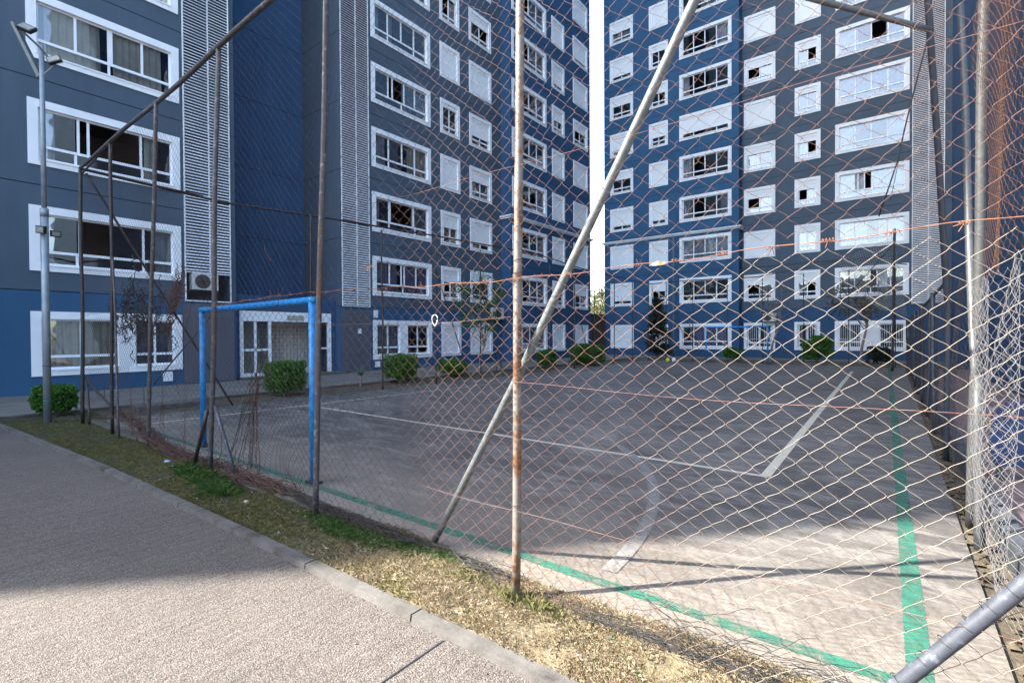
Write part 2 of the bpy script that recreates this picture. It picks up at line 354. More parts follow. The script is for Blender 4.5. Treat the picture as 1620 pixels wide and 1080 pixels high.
# ---------------------------------------------------------------- the ground
def sheet(name,x0,x1,y0,y1,z,mat,nx=1,ny=1):
    o=MB(); o.quad((x0,y0,z),(x1,y0,z),(x1,y1,z),(x0,y1,z)); q=o.obj(name,mat); q['kind']='structure'; return q
sheet('ground',-400,400,-400,400,-.02,M['dirt'])
def kerb_y(x):
    xs=[-30,-13,-10,-7,-4,-1.5,6]; ys=[.0,1.15,1.36,1.55,1.67,1.75,1.86]
    return float(np.interp(x,xs,ys))
xs=[-60,-30]+list(np.arange(-20,6.1,.5))
o=MB()
for a,b in zip(xs[:-1],xs[1:]):
    o.quad((a,-40,-.008),(b,-40,-.008),(b,kerb_y(b)-.036,-.008),(a,kerb_y(a)-.036,-.008))
road=o.obj('road',M['road']); road['kind']='structure'
# expansion joints of the road
o=MB()
for x in (-1.75,): o.box(x-.004,x+.004,-12,kerb_y(x)-.055,-.0075,-.0045)
o.obj('road_joint',M['joint'])['kind']='structure'
# kerb stones between road and verge
o=MB()
x=-20.0; 
while x<4:
    L=1.0; x1=x+L-.012; nn=4
    for i in range(nn):
        a=x+(x1-x)*i/nn; b=x+(x1-x)*(i+1)/nn
        ya,yb=kerb_y(a),kerb_y(b); h=.028+.004*math.sin(x*3.1)
        vs=[(a,ya-.040,-.01),(b,yb-.040,-.01),(b,yb+.045,-.01),(a,ya+.045,-.01),(a,ya-.034,h),(b,yb-.034,h),(b,yb+.040,h),(a,ya+.040,h)]
        o.add(vs,[(4,5,6,7),(0,1,5,4),(2,3,7,6),(3,0,4,7),(1,2,6,5)])
    x+=L
k=o.obj('kerb',M['concrete']); k['kind']='structure'
# verge soil: gently uneven strip between kerb and court, and the lawn corner at the left
def verge_z(x,y):
    return .012+.022*np.sin(x*2.3+y*5)*np.sin(x*.9)+.02*np.exp(-((y-2.15)/.25)**2)*(.6+.4*np.sin(x*1.7))
X_,Y_=np.meshgrid(np.linspace(-13.2,4,260),np.linspace(0,1,16))
KY=np.vectorize(kerb_y)(X_)+.035
top=np.interp(X_,[-13.2,-11.6,-11.0,4],[2.6,2.6,2.42,2.42])
YY=KY+(top-KY)*Y_
Z=verge_z(X_,YY)+rng.normal(0,.004,X_.shape)
V=np.stack([X_,YY,Z],-1).reshape(-1,3); nx=X_.shape[1]; ny=X_.shape[0]
idx=np.arange(nx*ny).reshape(ny,nx); Fq=np.stack([idx[:-1,:-1],idx[:-1,1:],idx[1:,1:],idx[1:,:-1]],-1).reshape(-1,4)
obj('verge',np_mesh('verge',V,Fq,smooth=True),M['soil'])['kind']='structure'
# court slab with its concrete edge
CX0,CX1,CY0,CY1=-11.35,.42,2.36,27.3
o=MB(); o.quad((CX0,CY0,.05),(CX1,CY0,.05),(CX1,CY1,.05),(CX0,CY1,.05))
court_z=.0
o=MB(); o.box(CX0,CX1,CY0,CY1,-.015,.004); c=o.obj('court',M['court']); c['kind']='structure'
o=MB()
x=-11.3
while x<.4:
    L=random.uniform(.5,1.1); hh=random.uniform(.02,.075) if x>-6.6 else random.uniform(.03,.09)
    if not(-3.3<x<.2): o.box(x,min(x+L-.02,.4),CY0-.14+random.uniform(-.02,.02),CY0+random.uniform(-.01,.02),-.01,hh)
    x+=L
fe=o.obj('court_edge',M['concrete_d']); fe['kind']='structure'
# painted markings
def strip(name,pts,w,mat,z):
    o=MB(); pts=[Vector((*p,0)) for p in pts]
    L=[];Rr=[]
    for i,p in enumerate(pts):
        t=(pts[min(i+1,len(pts)-1)]-pts[max(i-1,0)]).normalized(); nn=Vector((-t.y,t.x,0))*w/2
        L.append(p+nn); Rr.append(p-nn)
    for i in range(len(pts)-1):
        a,b,c,d=Rr[i],Rr[i+1],L[i+1],L[i]
        o.quad(*[(q.x,q.y,z) for q in (a,b,c,d)])
    q=o.obj(name,mat); q['kind']='structure'; return q
ls=lambda a,b,n=20:[(a[0]+(b[0]-a[0])*i/n,a[1]+(b[1]-a[1])*i/n) for i in range(n+1)]
strip('green_goal_line',ls((-11.2,2.62),(.16,2.66)),.085,M['lg'],.0065)
strip('green_side_line',ls((.10,2.70),(-.10,26.6)),.096,M['lg'],.0065)
strip('green_goal_line_far',ls((-11.2,26.6),(.0,26.6)),.09,M['lg'],.0065)
strip('green_side_line_left',ls((-11.2,2.66),(-11.15,26.6)),.09,M['lg'],.0065)
strip('white_end_line',ls((-10.15,5.66),(-1.03,5.68)),.075,M['lw'],.0085)
strip('white_side_line',ls((-1.05,5.66),(-1.25,23.4)),.10,M['lw'],.0105)
strip('white_side_line_left',ls((-10.15,2.75),(-9.35,23.4)),.07,M['lw'],.0105)
strip('white_end_line_far',ls((-9.9,23.4),(-1.2,23.4)),.055,M['lw'],.0085)
strip('goal_area_arc',[(-6.03+4.62*math.cos(t),2.66+4.62*math.sin(t)) for t in np.linspace(.03,math.pi-.03,60)],.10,M['lf'],.0125)
strip('centre_line',ls((-11.1,11.6),(-.0,10.95)),.06,M['lb'],.0145)
strip('attack_line',ls((-10.0,14.3),(-1.1,14.3)),.05,M['lb'],.0145)
strip('far_area_arc',[(-6.35+4.4*math.cos(t),26.6-4.4*math.sin(t)) for t in np.linspace(.03,math.pi-.03,50)],.10,M['lf'],.0125)
strip('centre_circle',[(-5.7+1.6*math.cos(t),14.3+1.6*math.sin(t)) for t in np.linspace(0,2*math.pi,50)],.08,M['lf'],.0165)
# walkway by the left block, planting strip, far dirt band
sheet('walkway',-17.6,-13.0,-4,34,.03,M['walk'])
o=MB(); o.box(-13.0,-12.86,-4,30.2,-.01,.06); o.obj('walkway_kerb',M['concrete_d'])['kind']='structure'
sheet('planting_strip',-12.86,-11.35,2.55,30.2,.0,M['dirt'])
o=MB(); o.box(-12.86,4,27.45,27.6,-.01,.10); o.obj('court_end_kerb',M['concrete_d'])['kind']='structure'
sheet('far_planting_strip',-12.86,2.5,27.6,30.0,.06,M['dirt'])
sheet('far_walkway',-17.6,2.5,30.0,34.2,.02,M['walk'])
sheet('playground_paving',.62,40,-20,33.9,-.004,M['pink'])
o=MB(); y=1.9
while y<27:
    o.box(.60,.70,y,y+1.98,-.02,.17+.01*math.sin(y)); y+=2.0
kb=o.obj('playground_kerb',simple('slate_kerb',(.022,.026,.032),(.05,.055,.065),scale=4,rough=.8,bs=.4)); kb['kind']='structure'
o=MB()
for i in range(520):  # rubble and roots in the gap beside the right fence
    y=2.2+25*random.random()**1.8; x=.50+random.gauss(0,.035); s=random.uniform(.006,.03); z=.0
    o.add([(x-s,y-s*1.4,z),(x+s,y-s,z),(x+s*.8,y+s*1.5,z),(x-s*.9,y+s,z),(x+random.uniform(-s,s)*.4,y,z+s*random.uniform(.5,1.2))],[(0,1,4),(1,2,4),(2,3,4),(3,0,4)],0)
tag(o.obj('rubble',M['dirt']),'broken concrete crumbs and soil along the foot of the right fence','rubble',kind='stuff')

# ---------------------------------------------------------------- buildings
mesh_cache={}
def cached(key,fn):
    if key not in mesh_cache: mesh_cache[key]=fn()
    return mesh_cache[key]
def use(name,key,fn,mats,parent,loc=(0,0,0)):
    me=cached(key,fn); o=bpy.data.objects.new(name,me); COL.objects.link(o)
    if len(me.materials)==0:
        for mm in (mats if isinstance(mats,(list,tuple)) else [mats]): me.materials.append(mm)
    o.parent=parent; o.location=loc; return o
# local window frame: x along wall, -y outward, z up; origin bottom centre of outer trim at wall plane
TR=.20
def trim_mesh(W,H,segs=None,t=TR):
    def fn():
        o=MB(); d=-.035
        holes=segs or [(-W/2+t,W/2-t)]
        z0,z1=t*.9,H-t
        xs=[-W/2]; 
        o.box(-W/2,W/2,d,.0,0,z0); o.box(-W/2,W/2,d,.0,z1,H)
        e=-W/2
        for a,b in holes:
            o.box(e,a,d,0,z0,z1); e=b
        o.box(e,W/2,d,0,z0,z1)
        for a,b in holes:   # reveals
            o.quad((a,0,z0),(a,.15,z0),(a,.15,z1),(a,0,z1)); o.quad((b,.15,z0),(b,0,z0),(b,0,z1),(b,.15,z1))
            o.quad((a,0,z0),(b,0,z0),(b,.15,z0),(a,.15,z0)); o.quad((a,.15,z1),(b,.15,z1),(b,0,z1),(a,0,z1))
        # projecting sill
        for a,b in holes: o.box(a-.02,b+.02,d-.02,d,z0-.045,z0-.005)
        return o.mesh('window_trim')
    return fn
def sash_mesh(a,b,z0,z1,mull,tz,opens=()):
    """white frame, mullions above the transom at fractions, lower lights"""
    def fn():
        o=MB(); y0,y1=.06,.10; w=.045
        o.box(a,a+w,y0,y1,z0,z1); o.box(b-w,b,y0,y1,z0,z1); o.box(a+w,b-w,y0,y1,z0,z0+w); o.box(a+w,b-w,y0,y1,z1-w,z1)
        if tz: o.box(a+w,b-w,y0-.012,y1-.003,tz-.035,tz+.035)
        L=b-a
        for i,f in enumerate(mull):
            x=a+L*f; o.box(x-.028,x+.028,y0-.006,y1+.004,(tz+.035) if tz else z0+w,z1-w)
        if tz:
            nn=2 if L<1.6 else 3 if len(mull)==3 else 2
            for i in range(1,nn):
                x=a+L*i/nn if nn!=3 else a+L*(.25 if i==1 else .75); o.box(x-.028,x+.028,y0,y1,z0+w,tz-.035)
        return o.mesh('sash_frame')
    return fn
def glass_mesh(rects):
    def fn():
        o=MB()
        for (a,b,c,d) in rects: o.quad((a,.082,c),(b,.082,c),(b,.082,d),(a,.082,d))
        return o.mesh('glass')
    return fn
def room_mesh(a,b,z0,z1,dep=1.6):
    def fn():
        o=MB(); a_,b_,c_,d_=a-.25,b+.25,z0-.5,z1+.3; y0,y1=.152,dep
        o.quad((a_,y1,c_),(b_,y1,c_),(b_,y1,d_),(a_,y1,d_)); o.quad((a_,y0,c_),(a_,y1,c_),(a_,y1,d_),(a_,y0,d_)); o.quad((b_,y1,c_),(b_,y0,c_),(b_,y0,d_),(b_,y1,d_))
        o.quad((a_,y0,c_),(b_,y0,c_),(b_,y1,c_),(a_,y1,c_)); o.quad((a_,y1,d_),(b_,y1,d_),(b_,y0,d_),(a_,y0,d_))
        # front returns round the opening
        o.quad((a_,y0,c_),(a,y0,c_),(a,y0,d_),(a_,y0,d_)); o.quad((b,y0,c_),(b_,y0,c_),(b_,y0,d_),(b,y0,d_))
        o.quad((a,y0,c_),(b,y0,c_),(b,y0,z0),(a,y0,z0)); o.quad((a,y0,z1),(b,y0,z1),(b,y0,d_),(a,y0,d_))
        # furniture silhouettes
        o.box(a+.1,a+(b-a)*.35,y1-.5,y1-.1,c_+.001,c_+.9); 
        return o.mesh('room_interior')
    return fn
def curtain_mesh(pieces,z0,z1,seed):
    def fn():
        rr=random.Random(seed); o=MB()
        for (a,b) in pieces:
            n=max(6,int((b-a)/.035)); ph=rr.random()*6; sag=rr.uniform(0,.03)
            pts=[]
            for i in range(n+1):
                x=a+(b-a)*i/n; pts.append((x,.19+.028*math.sin(i*1.35+ph)+.012*math.sin(i*.5+ph*2)))
            for i in range(n):
                (xa,ya),(xb,yb)=pts[i],pts[i+1]
                o.quad((xa,ya,z0),(xb,yb,z0),(xb*.98+a*.02,yb,z1),(xa*.98+a*.02,ya,z1))
        return o.mesh('curtain',True)
    return fn
def shutter_mesh(a,b,z0,z1,frac):
    def fn():
        o=MB(); y=.018; zb=z1-(z1-z0)*frac
        o.box(a,b,y-.012,y+.03,z1-.16,z1)   # box
        z=z1-.165
        while z>zb+.01:
            h=min(.055,z-zb); o.add([(a+.02,y+.0035,z-h),(b-.02,y+.0035,z-h),(b-.02,y,z-h*.5),(a+.02,y,z-h*.5),(b-.02,y+.0035,z),(a+.02,y+.0035,z)],[(0,1,2,3),(3,2,4,5)]); z-=.055
        o.box(a,a+.022,y-.01,y+.03,z0,z1-.16); o.box(b-.022,b,y-.01,y+.03,z0,z1-.16)
        if frac<.97: o.box(a+.022,b-.022,y-.008,y+.02,zb-.02,zb+.012)
        return o.mesh('roller_shutter')
    return fn
def grille_mesh(a,b,z0,z1):
    def fn():
        o=MB(); n=int((b-a)/.105)
        for i in range(1,n): x=a+(b-a)*i/n; o.box(x-.009,x+.009,.025,.04,z0,z1)
        for z in (z0+.03,(z0+z1)/2-.18,z1-.03): o.box(a,b,.04,.052,z-.01,z+.01)
        return o.mesh('window_grille')
    return fn
H=1.70
wid=[0]
def window(parent,W,kind,st,loc,rotz):
    wid[0]+=1; s=wid[0]
    sm=lambda *a:tuple(round(v,3) for v in a)
    z0,z1=TR*.9,H-TR
    if kind=='panel2':   # two windows in one white panel (ground-floor living room)
        segs=((-W/2+TR,-W/2+TR+st.get('l',1.25)),(W/2-TR-st.get('r',1.25),W/2-TR))
        w=use('window',('trimp',W,segs),trim_mesh(W,H,segs),M['trim'],parent,loc); w.rotation_euler=(0,0,rotz)
        for j,(a,b) in enumerate(segs):
            tz=z0+.33
            use('sash_frame',('sash',sm(a,b),1),sash_mesh(a,b,z0,z1,(.5,),tz),M['alu'],w)
            use('glass',('gl',sm(a,b)),glass_mesh([(a+.04,b-.04,z0+.04,tz-.03),(a+.04,b-.04,tz+.03,z1-.04)]),M['glass'],w)
            use('room_interior',('room',sm(a,b)),room_mesh(a,b,z0,z1),M['interior'],w)
            cc=st.get('cur',(None,None))[j]
            if cc: use('curtain',('cur',s,j),curtain_mesh([(a-.02,b+.02)],z0-.05,z1+.1,s+j),M[cc],w)
            if st.get('grille'): use('grille',('gr',sm(a,b)),grille_mesh(a,b,z0,z1),M['alu'],w)
        return w
    t=TR if W>3 else .17
    a,b=-W/2+t,W/2-t
    z1=H-t; 
    w=use('window',('trim',W,t),trim_mesh(W,H,None,t),M['trim'],parent,loc); w.rotation_euler=(0,0,rotz)
    z0=t*.9
    if kind=='L':
        tz=z0+.34; L=b-a; q=[a+L*i/4 for i in range(5)]
        op=st.get('open',())
        mull=st.get('mull',(.25,.5,.75))
        use('sash_frame',('sash',W,mull),sash_mesh(a,b,z0,z1,mull,tz),M['alu'],w)
        rects=[(a+.04,b-.04,z0+.04,tz-.03)]+[(q[i],q[i+1],tz+.03,z1-.04) for i in range(4) if i not in op]
        use('glass',('glL',W,op),glass_mesh(rects),M['glass'],w)
        use('room_interior',('roomL',W),room_mesh(a,b,z0,z1,2.2),M['interior'],w)
        for j,(fa,fb,c) in enumerate(st.get('cur',())):
            use('curtain',('cur',s,j),curtain_mesh([(a+L*fa,a+L*fb)],z0-.05,z1+.1,s+j),M[c],w)
        if st.get('blind'): use('roller_shutter',('blind',W,st['blind']),shutter_mesh(a,b,z0,z1,st['blind']),M['shutter'],w,)
        if st.get('plant'):
            pass
    else:
        if st.get('full'):  # closed shutter filling the surround
            use('roller_shutter',('shut',W,1.0),shutter_mesh(a,b,z0,z1,1.0),M['shutter'],w)
            return w
        tz=z0+.28
        use('sash_frame',('sash',W),sash_mesh(a+.03,b-.03,z0,z1,(.5,),tz),M['alu'],w)
        op=st.get('open',())
        rects=[(a+.07,b-.07,z0+.04,tz-.03)]+[r for i,r in enumerate([(a+.07,0,tz+.03,z1-.04),(0,b-.07,tz+.03,z1-.04)]) if i not in op]
        use('glass',('glS',W,op),glass_mesh(rects),M['glass'],w)
        use('room_interior',('roomS',W),room_mesh(a,b,z0,z1),M['interior'],w)
        sh=st.get('s',0)
        if sh: use('roller_shutter',('shut',W,sh),shutter_mesh(a,b,z0,z1,sh),M['shutter'],w)
        if st.get('cur'): use('curtain',('cur',s),curtain_mesh([(a-.02,b+.02) if not st.get('half') else ((a,0) if st['half']=='l' else (0,b))],z0-.05,z1+.1,s),M[st['cur']],w)
        if st.get('grille'): use('grille',('gr',W),grille_mesh(a,b,z0,z1),M['alu'],w)
    return w
def facade(name,parent,origin,rotz,L,z0,z1,openings,joints,mats,zc):
    """wall in local coords (x along, outward -y), real openings, recessed joints"""
    xs=sorted({0,L,*[o[0] for o in openings],*[o[1] for o in openings]})
    js=[(j-.011,j+.011) for j in joints if z0<j<z1]
    zs=sorted({z0,z1,zc if z0<zc<z1 else z0,*[v for j in js for v in j],*[o[2] for o in openings if z0<=o[2]<=z1],*[o[3] for o in openings if z0<=o[3]<=z1]})
    o=MB()
    for za,zb in zip(zs[:-1],zs[1:]):
        zm=(za+zb)/2; gr=any(a<zm<b for a,b in js); mi=1 if zm<zc else 0
        run=None
        for xa,xb in list(zip(xs[:-1],xs[1:]))+[(L,L)]:
            xm=(xa+xb)/2; hole=xa==xb or any(q[0]<xm<q[1] and q[2]<zm<q[3] for q in openings)
            if hole:
                if run is not None:
                    y=.018 if gr else 0
                    o.quad((run,y,za),(xa,y,za),(xa,y,zb),(run,y,zb),2 if gr else mi)
                    if gr:
                        o.quad((run,0,za),(xa,0,za),(xa,y,za),(run,y,za),2); o.quad((run,y,zb),(xa,y,zb),(xa,0,zb),(run,0,zb),2)
                    run=None
            elif run is None: run=xa
    return o.obj(name,mats,parent,origin,rotz)
S=2.75
LH=[2.74+S*k for k in range(0,16)]
BT=47.0
# ---- left block
LB=thing('apartment_building','grey and blue apartment block along the left side with an entrance','apartment building',(-17.57,0,0))
def lb(name,x0,L,openings,xp=-17.57,mats=None,zc=2.74,z0=0):
    return facade(name,LB,(xp+17.57,x0,0),math.pi/2,L,z0,BT,[(a-x0,b-x0,c,d_) for a,b,c,d_ in openings],LH,mats or [M['grey'],M['blue'],M['joint']],zc)
def rowz(k): return .50+S*k
ops=[]; wins=[]
def addw(ops,wins,a,b,k,kind,st,zb=None):
    z=rowz(k) if zb is None else zb
    ops.append((a+.06,b-.06,z+.06,z+H-.06)); wins.append((a,b,z,kind,st))
# L1 near section
o1=[];w1=[]
addw(o1,w1,2.36,5.77,0,'panel2',dict(l=1.62,r=1.0,cur=('cur_cream','cur_grey')))
addw(o1,w1,2.36,5.77,1,'L',dict(open=(1,),mull=(.27,.5,.75),cur=((.0,.10,'cur_white'),(.86,1,'cur_white'))))
addw(o1,w1,2.36,5.77,2,'L',dict(open=(1,2),mull=(.27,.34,.74),cur=((0,.12,'cur_white'),(.78,.86,'cur_cream'))))
addw(o1,w1,2.36,5.77,3,'L',dict(mull=(.26,.5,.52,.76),cur=((.06,.45,'cur_cream'),(.54,.93,'cur_cream'))))
addw(o1,w1,2.36,5.77,4,'L',dict(cur=((.0,.5,'cur_cream'),(.7,1,'cur_white'))))
for k,kn in ((0,'cur_cream'),(1,'cur_white'),(2,'cur_grey'),(3,'cur_white')):
    addw(o1,w1,-2.6,.81,k,'L',dict(cur=((0,.4,kn),)))
LV1=(5.86,7.22)
o1.append((LV1[0],LV1[1],2.62,BT-1)) 
lb('wall',-14.05,14.05+7.38,o1)
# M section
o2=[];w2=[]
bx=(12.91,16.30)
addw(o2,w2,*bx,0,'panel2',dict(l=1.25,r=1.30,cur=('cur_white',None)))
addw(o2,w2,*bx,1,'L',dict(mull=(.25,.47,.53,.76),cur=((0,.42,'cur_mauve'),(.5,1,'cur_mauve'))))
addw(o2,w2,*bx,2,'L',dict(open=(1,2),mull=(.25,.27,.72),cur=((.02,.1,'cur_white'),(.72,1,'cur_grey'))))
addw(o2,w2,*bx,3,'L',dict(cur=((0,.22,'cur_white'),(.3,.45,'cur_grey'),(.62,1,'cur_cream'))))
addw(o2,w2,*bx,4,'L',dict(open=(1,),mull=(.25,.33,.55,.76),cur=((.58,.74,'cur_grey'),(.76,1,'cur_grey'))))
addw(o2,w2,*bx,5,'L',dict(cur=((0,.12,'cur_white'),(.3,.36,'cur_white'))))
addw(o2,w2,*bx,6,'L',dict(open=(2,),cur=((0,.3,'cur_white'),)))
Bx=(16.95,18.32)
for k,st in enumerate([dict(full=1),dict(s=.42,open=(0,)),dict(s=.45,cur='cur_cream',half='r'),dict(full=1),dict(s=.14),dict(full=1),dict(s=.14,open=(0,)),dict(s=.5)]):
    addw(o2,w2,*Bx,k,'S',st)
Cx=(19.05,20.83)
for k,st in enumerate([dict(full=1),dict(s=.35,cur='cur_grey'),dict(s=.78),dict(s=.42,cur='cur_white'),dict(s=.66),dict(full=1),dict(s=.35,open=(1,)),dict(full=1)]):
    addw(o2,w2,*Cx,k,'S',st)
LV2=(11.42,12.76)
o2.append((LV2[0],LV2[1],2.72,BT-1))
lb('wall',11.36,21.68-11.36,o2)
# S3 projecting blue section
o3=[];w3=[]
cx=(21.81,25.27)
for k,st in enumerate([dict(cur=((0,.62,'cur_pink'),(.62,1,'cur_white'))),dict(cur=((.0,.2,'cur_grey'),(.45,1,'cur_white'))),dict(cur=((.0,.22,'cur_grey'),(.5,1,'cur_grey'))),dict(cur=((.2,.5,'cur_grey'),(.75,1,'cur_white'))),
        dict(cur=((0,.22,'cur_white'),(.5,.7,'cur_grey'))),dict(cur=((.2,.4,'cur_grey'),(.66,1,'cur_white'))),dict(open=(1,),cur=((0,.2,'cur_white'),(.6,1,'cur_white'))),dict(open=(1,),cur=((.55,1,'cur_white'),))]):
    addw(o3,w3,*cx,k,'L',st)
Dx=(25.90,27.37)
for k,st in enumerate([dict(full=1),dict(s=.4,open=(0,)),dict(full=1),dict(full=1),dict(full=1),dict(s=.5),dict(s=.84),dict(full=1)]):
    addw(o3,w3,*Dx,k,'S',st)
Ex=(28.48,30.42)
for k,st in enumerate([dict(full=1),dict(s=.42),dict(full=1),dict(full=1),dict(full=1),dict(s=.38,open=(0,)),dict(full=1),dict(s=.84),dict(full=1)]):
    addw(o3,w3,*Ex,k,'S',st)
lb('wall',21.68,30.80-21.68,o3,xp=-16.88,mats=[M['blue2'],M['blue2'],M['joint']])
for a,b,z,kind,st in w1+w2+w3:
    xp=0 if a<21.7 else .69
    window(LB,round(b-a,2),kind,st,(xp,(a+b)/2,z),math.pi/2)
# returns, recess, back
o=MB()
X0=0
o.quad((0,21.68,0),(.69,21.68,0),(.69,21.68,BT),(0,21.68,BT),1)          # S3 return
o.quad((.69,30.8,0),(-14,30.8,0),(-14,30.8,BT),(.69,30.8,BT),1)
o.quad((-14,-14.05,0),(0,-14.05,0),(0,-14.05,BT),(-14,-14.05,BT),0)
o.quad((-14,30.8,0),(-14,-14.05,0),(-14,-14.05,BT),(-14,30.8,BT),0)
o.quad((0,7.38,0),(-2.75,7.38,0),(-2.75,7.38,BT),(0,7.38,BT),0)
o.obj('wall',[M['grey'],M['blue2']],LB)
facade('wall',LB,(-2.75,7.38,0),math.pi/2,3.98,0,BT,[],LH,[M['blue2'],M['blue2'],M['joint']],2.7)
facade('wall',LB,(-2.75,11.36,0),0,2.75,0,BT,[],LH,[M['grey'],M['blue'],M['joint']],2.74)
o=MB(); o.box(-14,.0,-14.05,30.8,BT,BT+.3); o.obj('roof',M['roof'],LB)
# louvre columns
def louver(parent,loc,rotz,W,z0,z1,alc=.9,mull=.52,name='louver'):
    def fn():
        o=MB(); f=.035
        for x in (0,W*mull,W-f): o.box(x,x+f,-.055,-.02,z0,z1)
        o.box(0,W,-.055,-.018,z0-.03,z0+.005); 
        return o.mesh('louver_frame')
    r=obj(name,fn(),M['louver'],parent,loc,rotz)
    o=MB(); z=z0+.05
    while z<z1:
        o.add([(0.02,-.062,z),(W-.02,-.062,z),(W-.02,-.025,z+.042),(0.02,-.025,z+.042),(0.02,-.060,z-.006),(W-.02,-.060,z-.006),(W-.02,-.022,z+.036),(0.02,-.022,z+.036)],
              [(0,1,2,3),(7,6,5,4),(4,5,1,0),(3,2,6,7)]); z+=.096
    o.obj('slats',M['louver'],r)
    return r
def alcove(parent,loc,rotz,W,z0,z1,mat,d=.95):
    o=MB()
    o.quad((0,d,z0),(W,d,z0),(W,d,z1),(0,d,z1)); o.quad((0,0,z0),(0,d,z0),(0,d,z1),(0,0,z1)); o.quad((W,d,z0),(W,0,z0),(W,0,z1),(W,d,z1))
    o.quad((0,0,z0),(W,0,z0),(W,d,z0),(0,d,z0)); 
    k=z0+S
    while k<z1: o.box(.01,W-.01,.05,d-.01,k,k+.1); k+=S
    return o.obj('service_shaft',mat,parent,loc,rotz)
alcove(LB,(0,LV1[0],0),math.pi/2,LV1[1]-LV1[0],2.62,BT-1,M['grey'])
louver(LB,(0,LV1[0],0),math.pi/2,LV1[1]-LV1[0],3.58,24)
o=MB(); W=LV1[1]-LV1[0]
for x in (0,W-.035): o.box(x,x+.035,-.055,-.02,2.68,3.55)
o.box(0,W,-.054,-.021,2.64,2.68); o.obj('louver_hanger',M['louver'],LB,(0,LV1[0],0),math.pi/2)
alcove(LB,(0,LV2[0],0),math.pi/2,LV2[1]-LV2[0],2.72,BT-1,M['grey'])
louver(LB,(0,LV2[0],0),math.pi/2,LV2[1]-LV2[0],2.76,24)
# grey service panels below the louvres
o=MB(); 
for a,b in ((5.82,7.30),(11.40,12.78)):
    o=MB(); o.box(.0,.03,a,b,.05,2.58); o.box(.03,.034,a+.02,b-.02,2.1,2.106,1); o.obj('service_panel',[M['panel'],M['joint']],LB)
o=MB(); o.box(.031,.05,12.15,12.3,1.62,1.82); o.obj('meter_box',M['white'],LB)
o=MB(); o.box(.001,.04,12.95,13.15,2.3,2.62); o.obj('meter_box',M['white'],LB)
o=MB(); o.box(.001,.03,13.0,13.25,.18,.42); o.obj('meter_box',M['white'],LB)
o=MB(); o.box(.001,.03,5.25,5.5,.16,.45); o.obj('meter_box',M['white'],LB)
# entrance volume in the recess: portal at X=-17.9
E0=-.33
o=MB()
o.box(-2.7,E0,7.40,7.62,0,2.98,0); o.box(-2.7,E0,11.12,11.34,0,2.98,0); o.box(-2.7,E0,7.62,11.12,2.45,2.98,0)
en=o.obj('entrance',[M['blue2']],LB)
o=MB(); o.box(-2.6,E0-.01,7.62,11.12,0,.06); o.box(-1.25,-1.20,7.62,11.12,.06,2.45); o.obj('lobby',M['tile'],en)
o=MB(); x=E0
o.box(x-.1,x+.03,7.62,7.74,.06,2.42); o.box(x-.1,x+.03,10.98,11.12,.06,2.42); o.box(x-.1,x+.03,7.74,10.98,2.06,2.42)
o.box(x-.08,x+.01,8.62,8.72,.06,2.06); o.box(x-.08,x+.01,10.22,10.34,.06,2.06)
o.box(x-.06,x+.0,7.74,8.62,1.0,1.08); o.box(x-.06,x,8.12,8.20,.06,2.06); o.box(x-.06,x,7.74,8.62,.06,.22); o.box(x-.06,x,10.34,10.98,1.0,1.07)
o.box(x-.06,x,10.60,10.66,.06,2.06)
o.obj('portal_frame',M['alu'],en)
o=MB(); o.quad((x-.03,7.74,.2),(x-.03,8.62,.2),(x-.03,8.62,2.06),(x-.03,7.74,2.06)); o.obj('glass',M['glass'],en); o=MB(); o.quad((x-.03,10.34,.06),(x-.03,10.98,.06),(x-.03,10.98,2.06),(x-.03,10.34,2.06)); o.obj('glass',M['glass'],en)
o=MB()
for r_ in range(11):
    for c_ in range(16):
        y=8.7+c_*.145; z=.35+r_*.145; o.box(-1.19,-1.15,y+.012,y+.133,z+.012,z+.133)
o.obj('pierced_screen',M['brick'],en)
o=MB(); o.box(E0-.05,.35,7.5,11.5,-.0,.10); o.obj('entrance_step',M['concrete'],en)
o=MB(); o.box(E0+.031,E0+.05,9.3,9.95,2.12,2.3); o.obj('fanlight_plate',simple('worn_plate',(.25,.24,.2),(.5,.47,.4),scale=14),en)
# cornice of S3
def cornice(parent,pts,z,name='cornice'):
    o=MB()
    prof=[(0,0),(.06,.0),(.09,.06),(.16,.09),(.18,.17),(.10,.19),(0,.19)]
    P=[Vector(p) for p in pts]
    rings=[]
    for i,p in enumerate(P):
        d1=(P[i]-P[i-1]).normalized() if i>0 else None; d2=(P[i+1]-P[i]).normalized() if i<len(P)-1 else None
        n1=Vector((d1.y,-d1.x,0)) if d1 else None; n2=Vector((d2.y,-d2.x,0)) if d2 else None
        nn=(n1+n2) if (n1 and n2) else (n1 or n2)
        if n1 and n2: nn=nn/(1+n1.dot(n2))
        rings.append([(p.x+nn.x*a,p.y+nn.y*a,z+b) for a,b in prof])
    for r1,r2 in zip(rings[:-1],rings[1:]):
        for j in range(len(prof)-1): o.quad(r1[j],r2[j],r2[j+1],r1[j+1])
    o.add(rings[0],[tuple(range(len(prof)))]); o.add(rings[-1],[tuple(reversed(range(len(prof))))])
    return o.obj(name,M['trim'],parent)
cornice(LB,[(-.02,21.68,0),(.69,21.68,0),(.69,30.8,0),(-.3,30.8,0)],8.08)
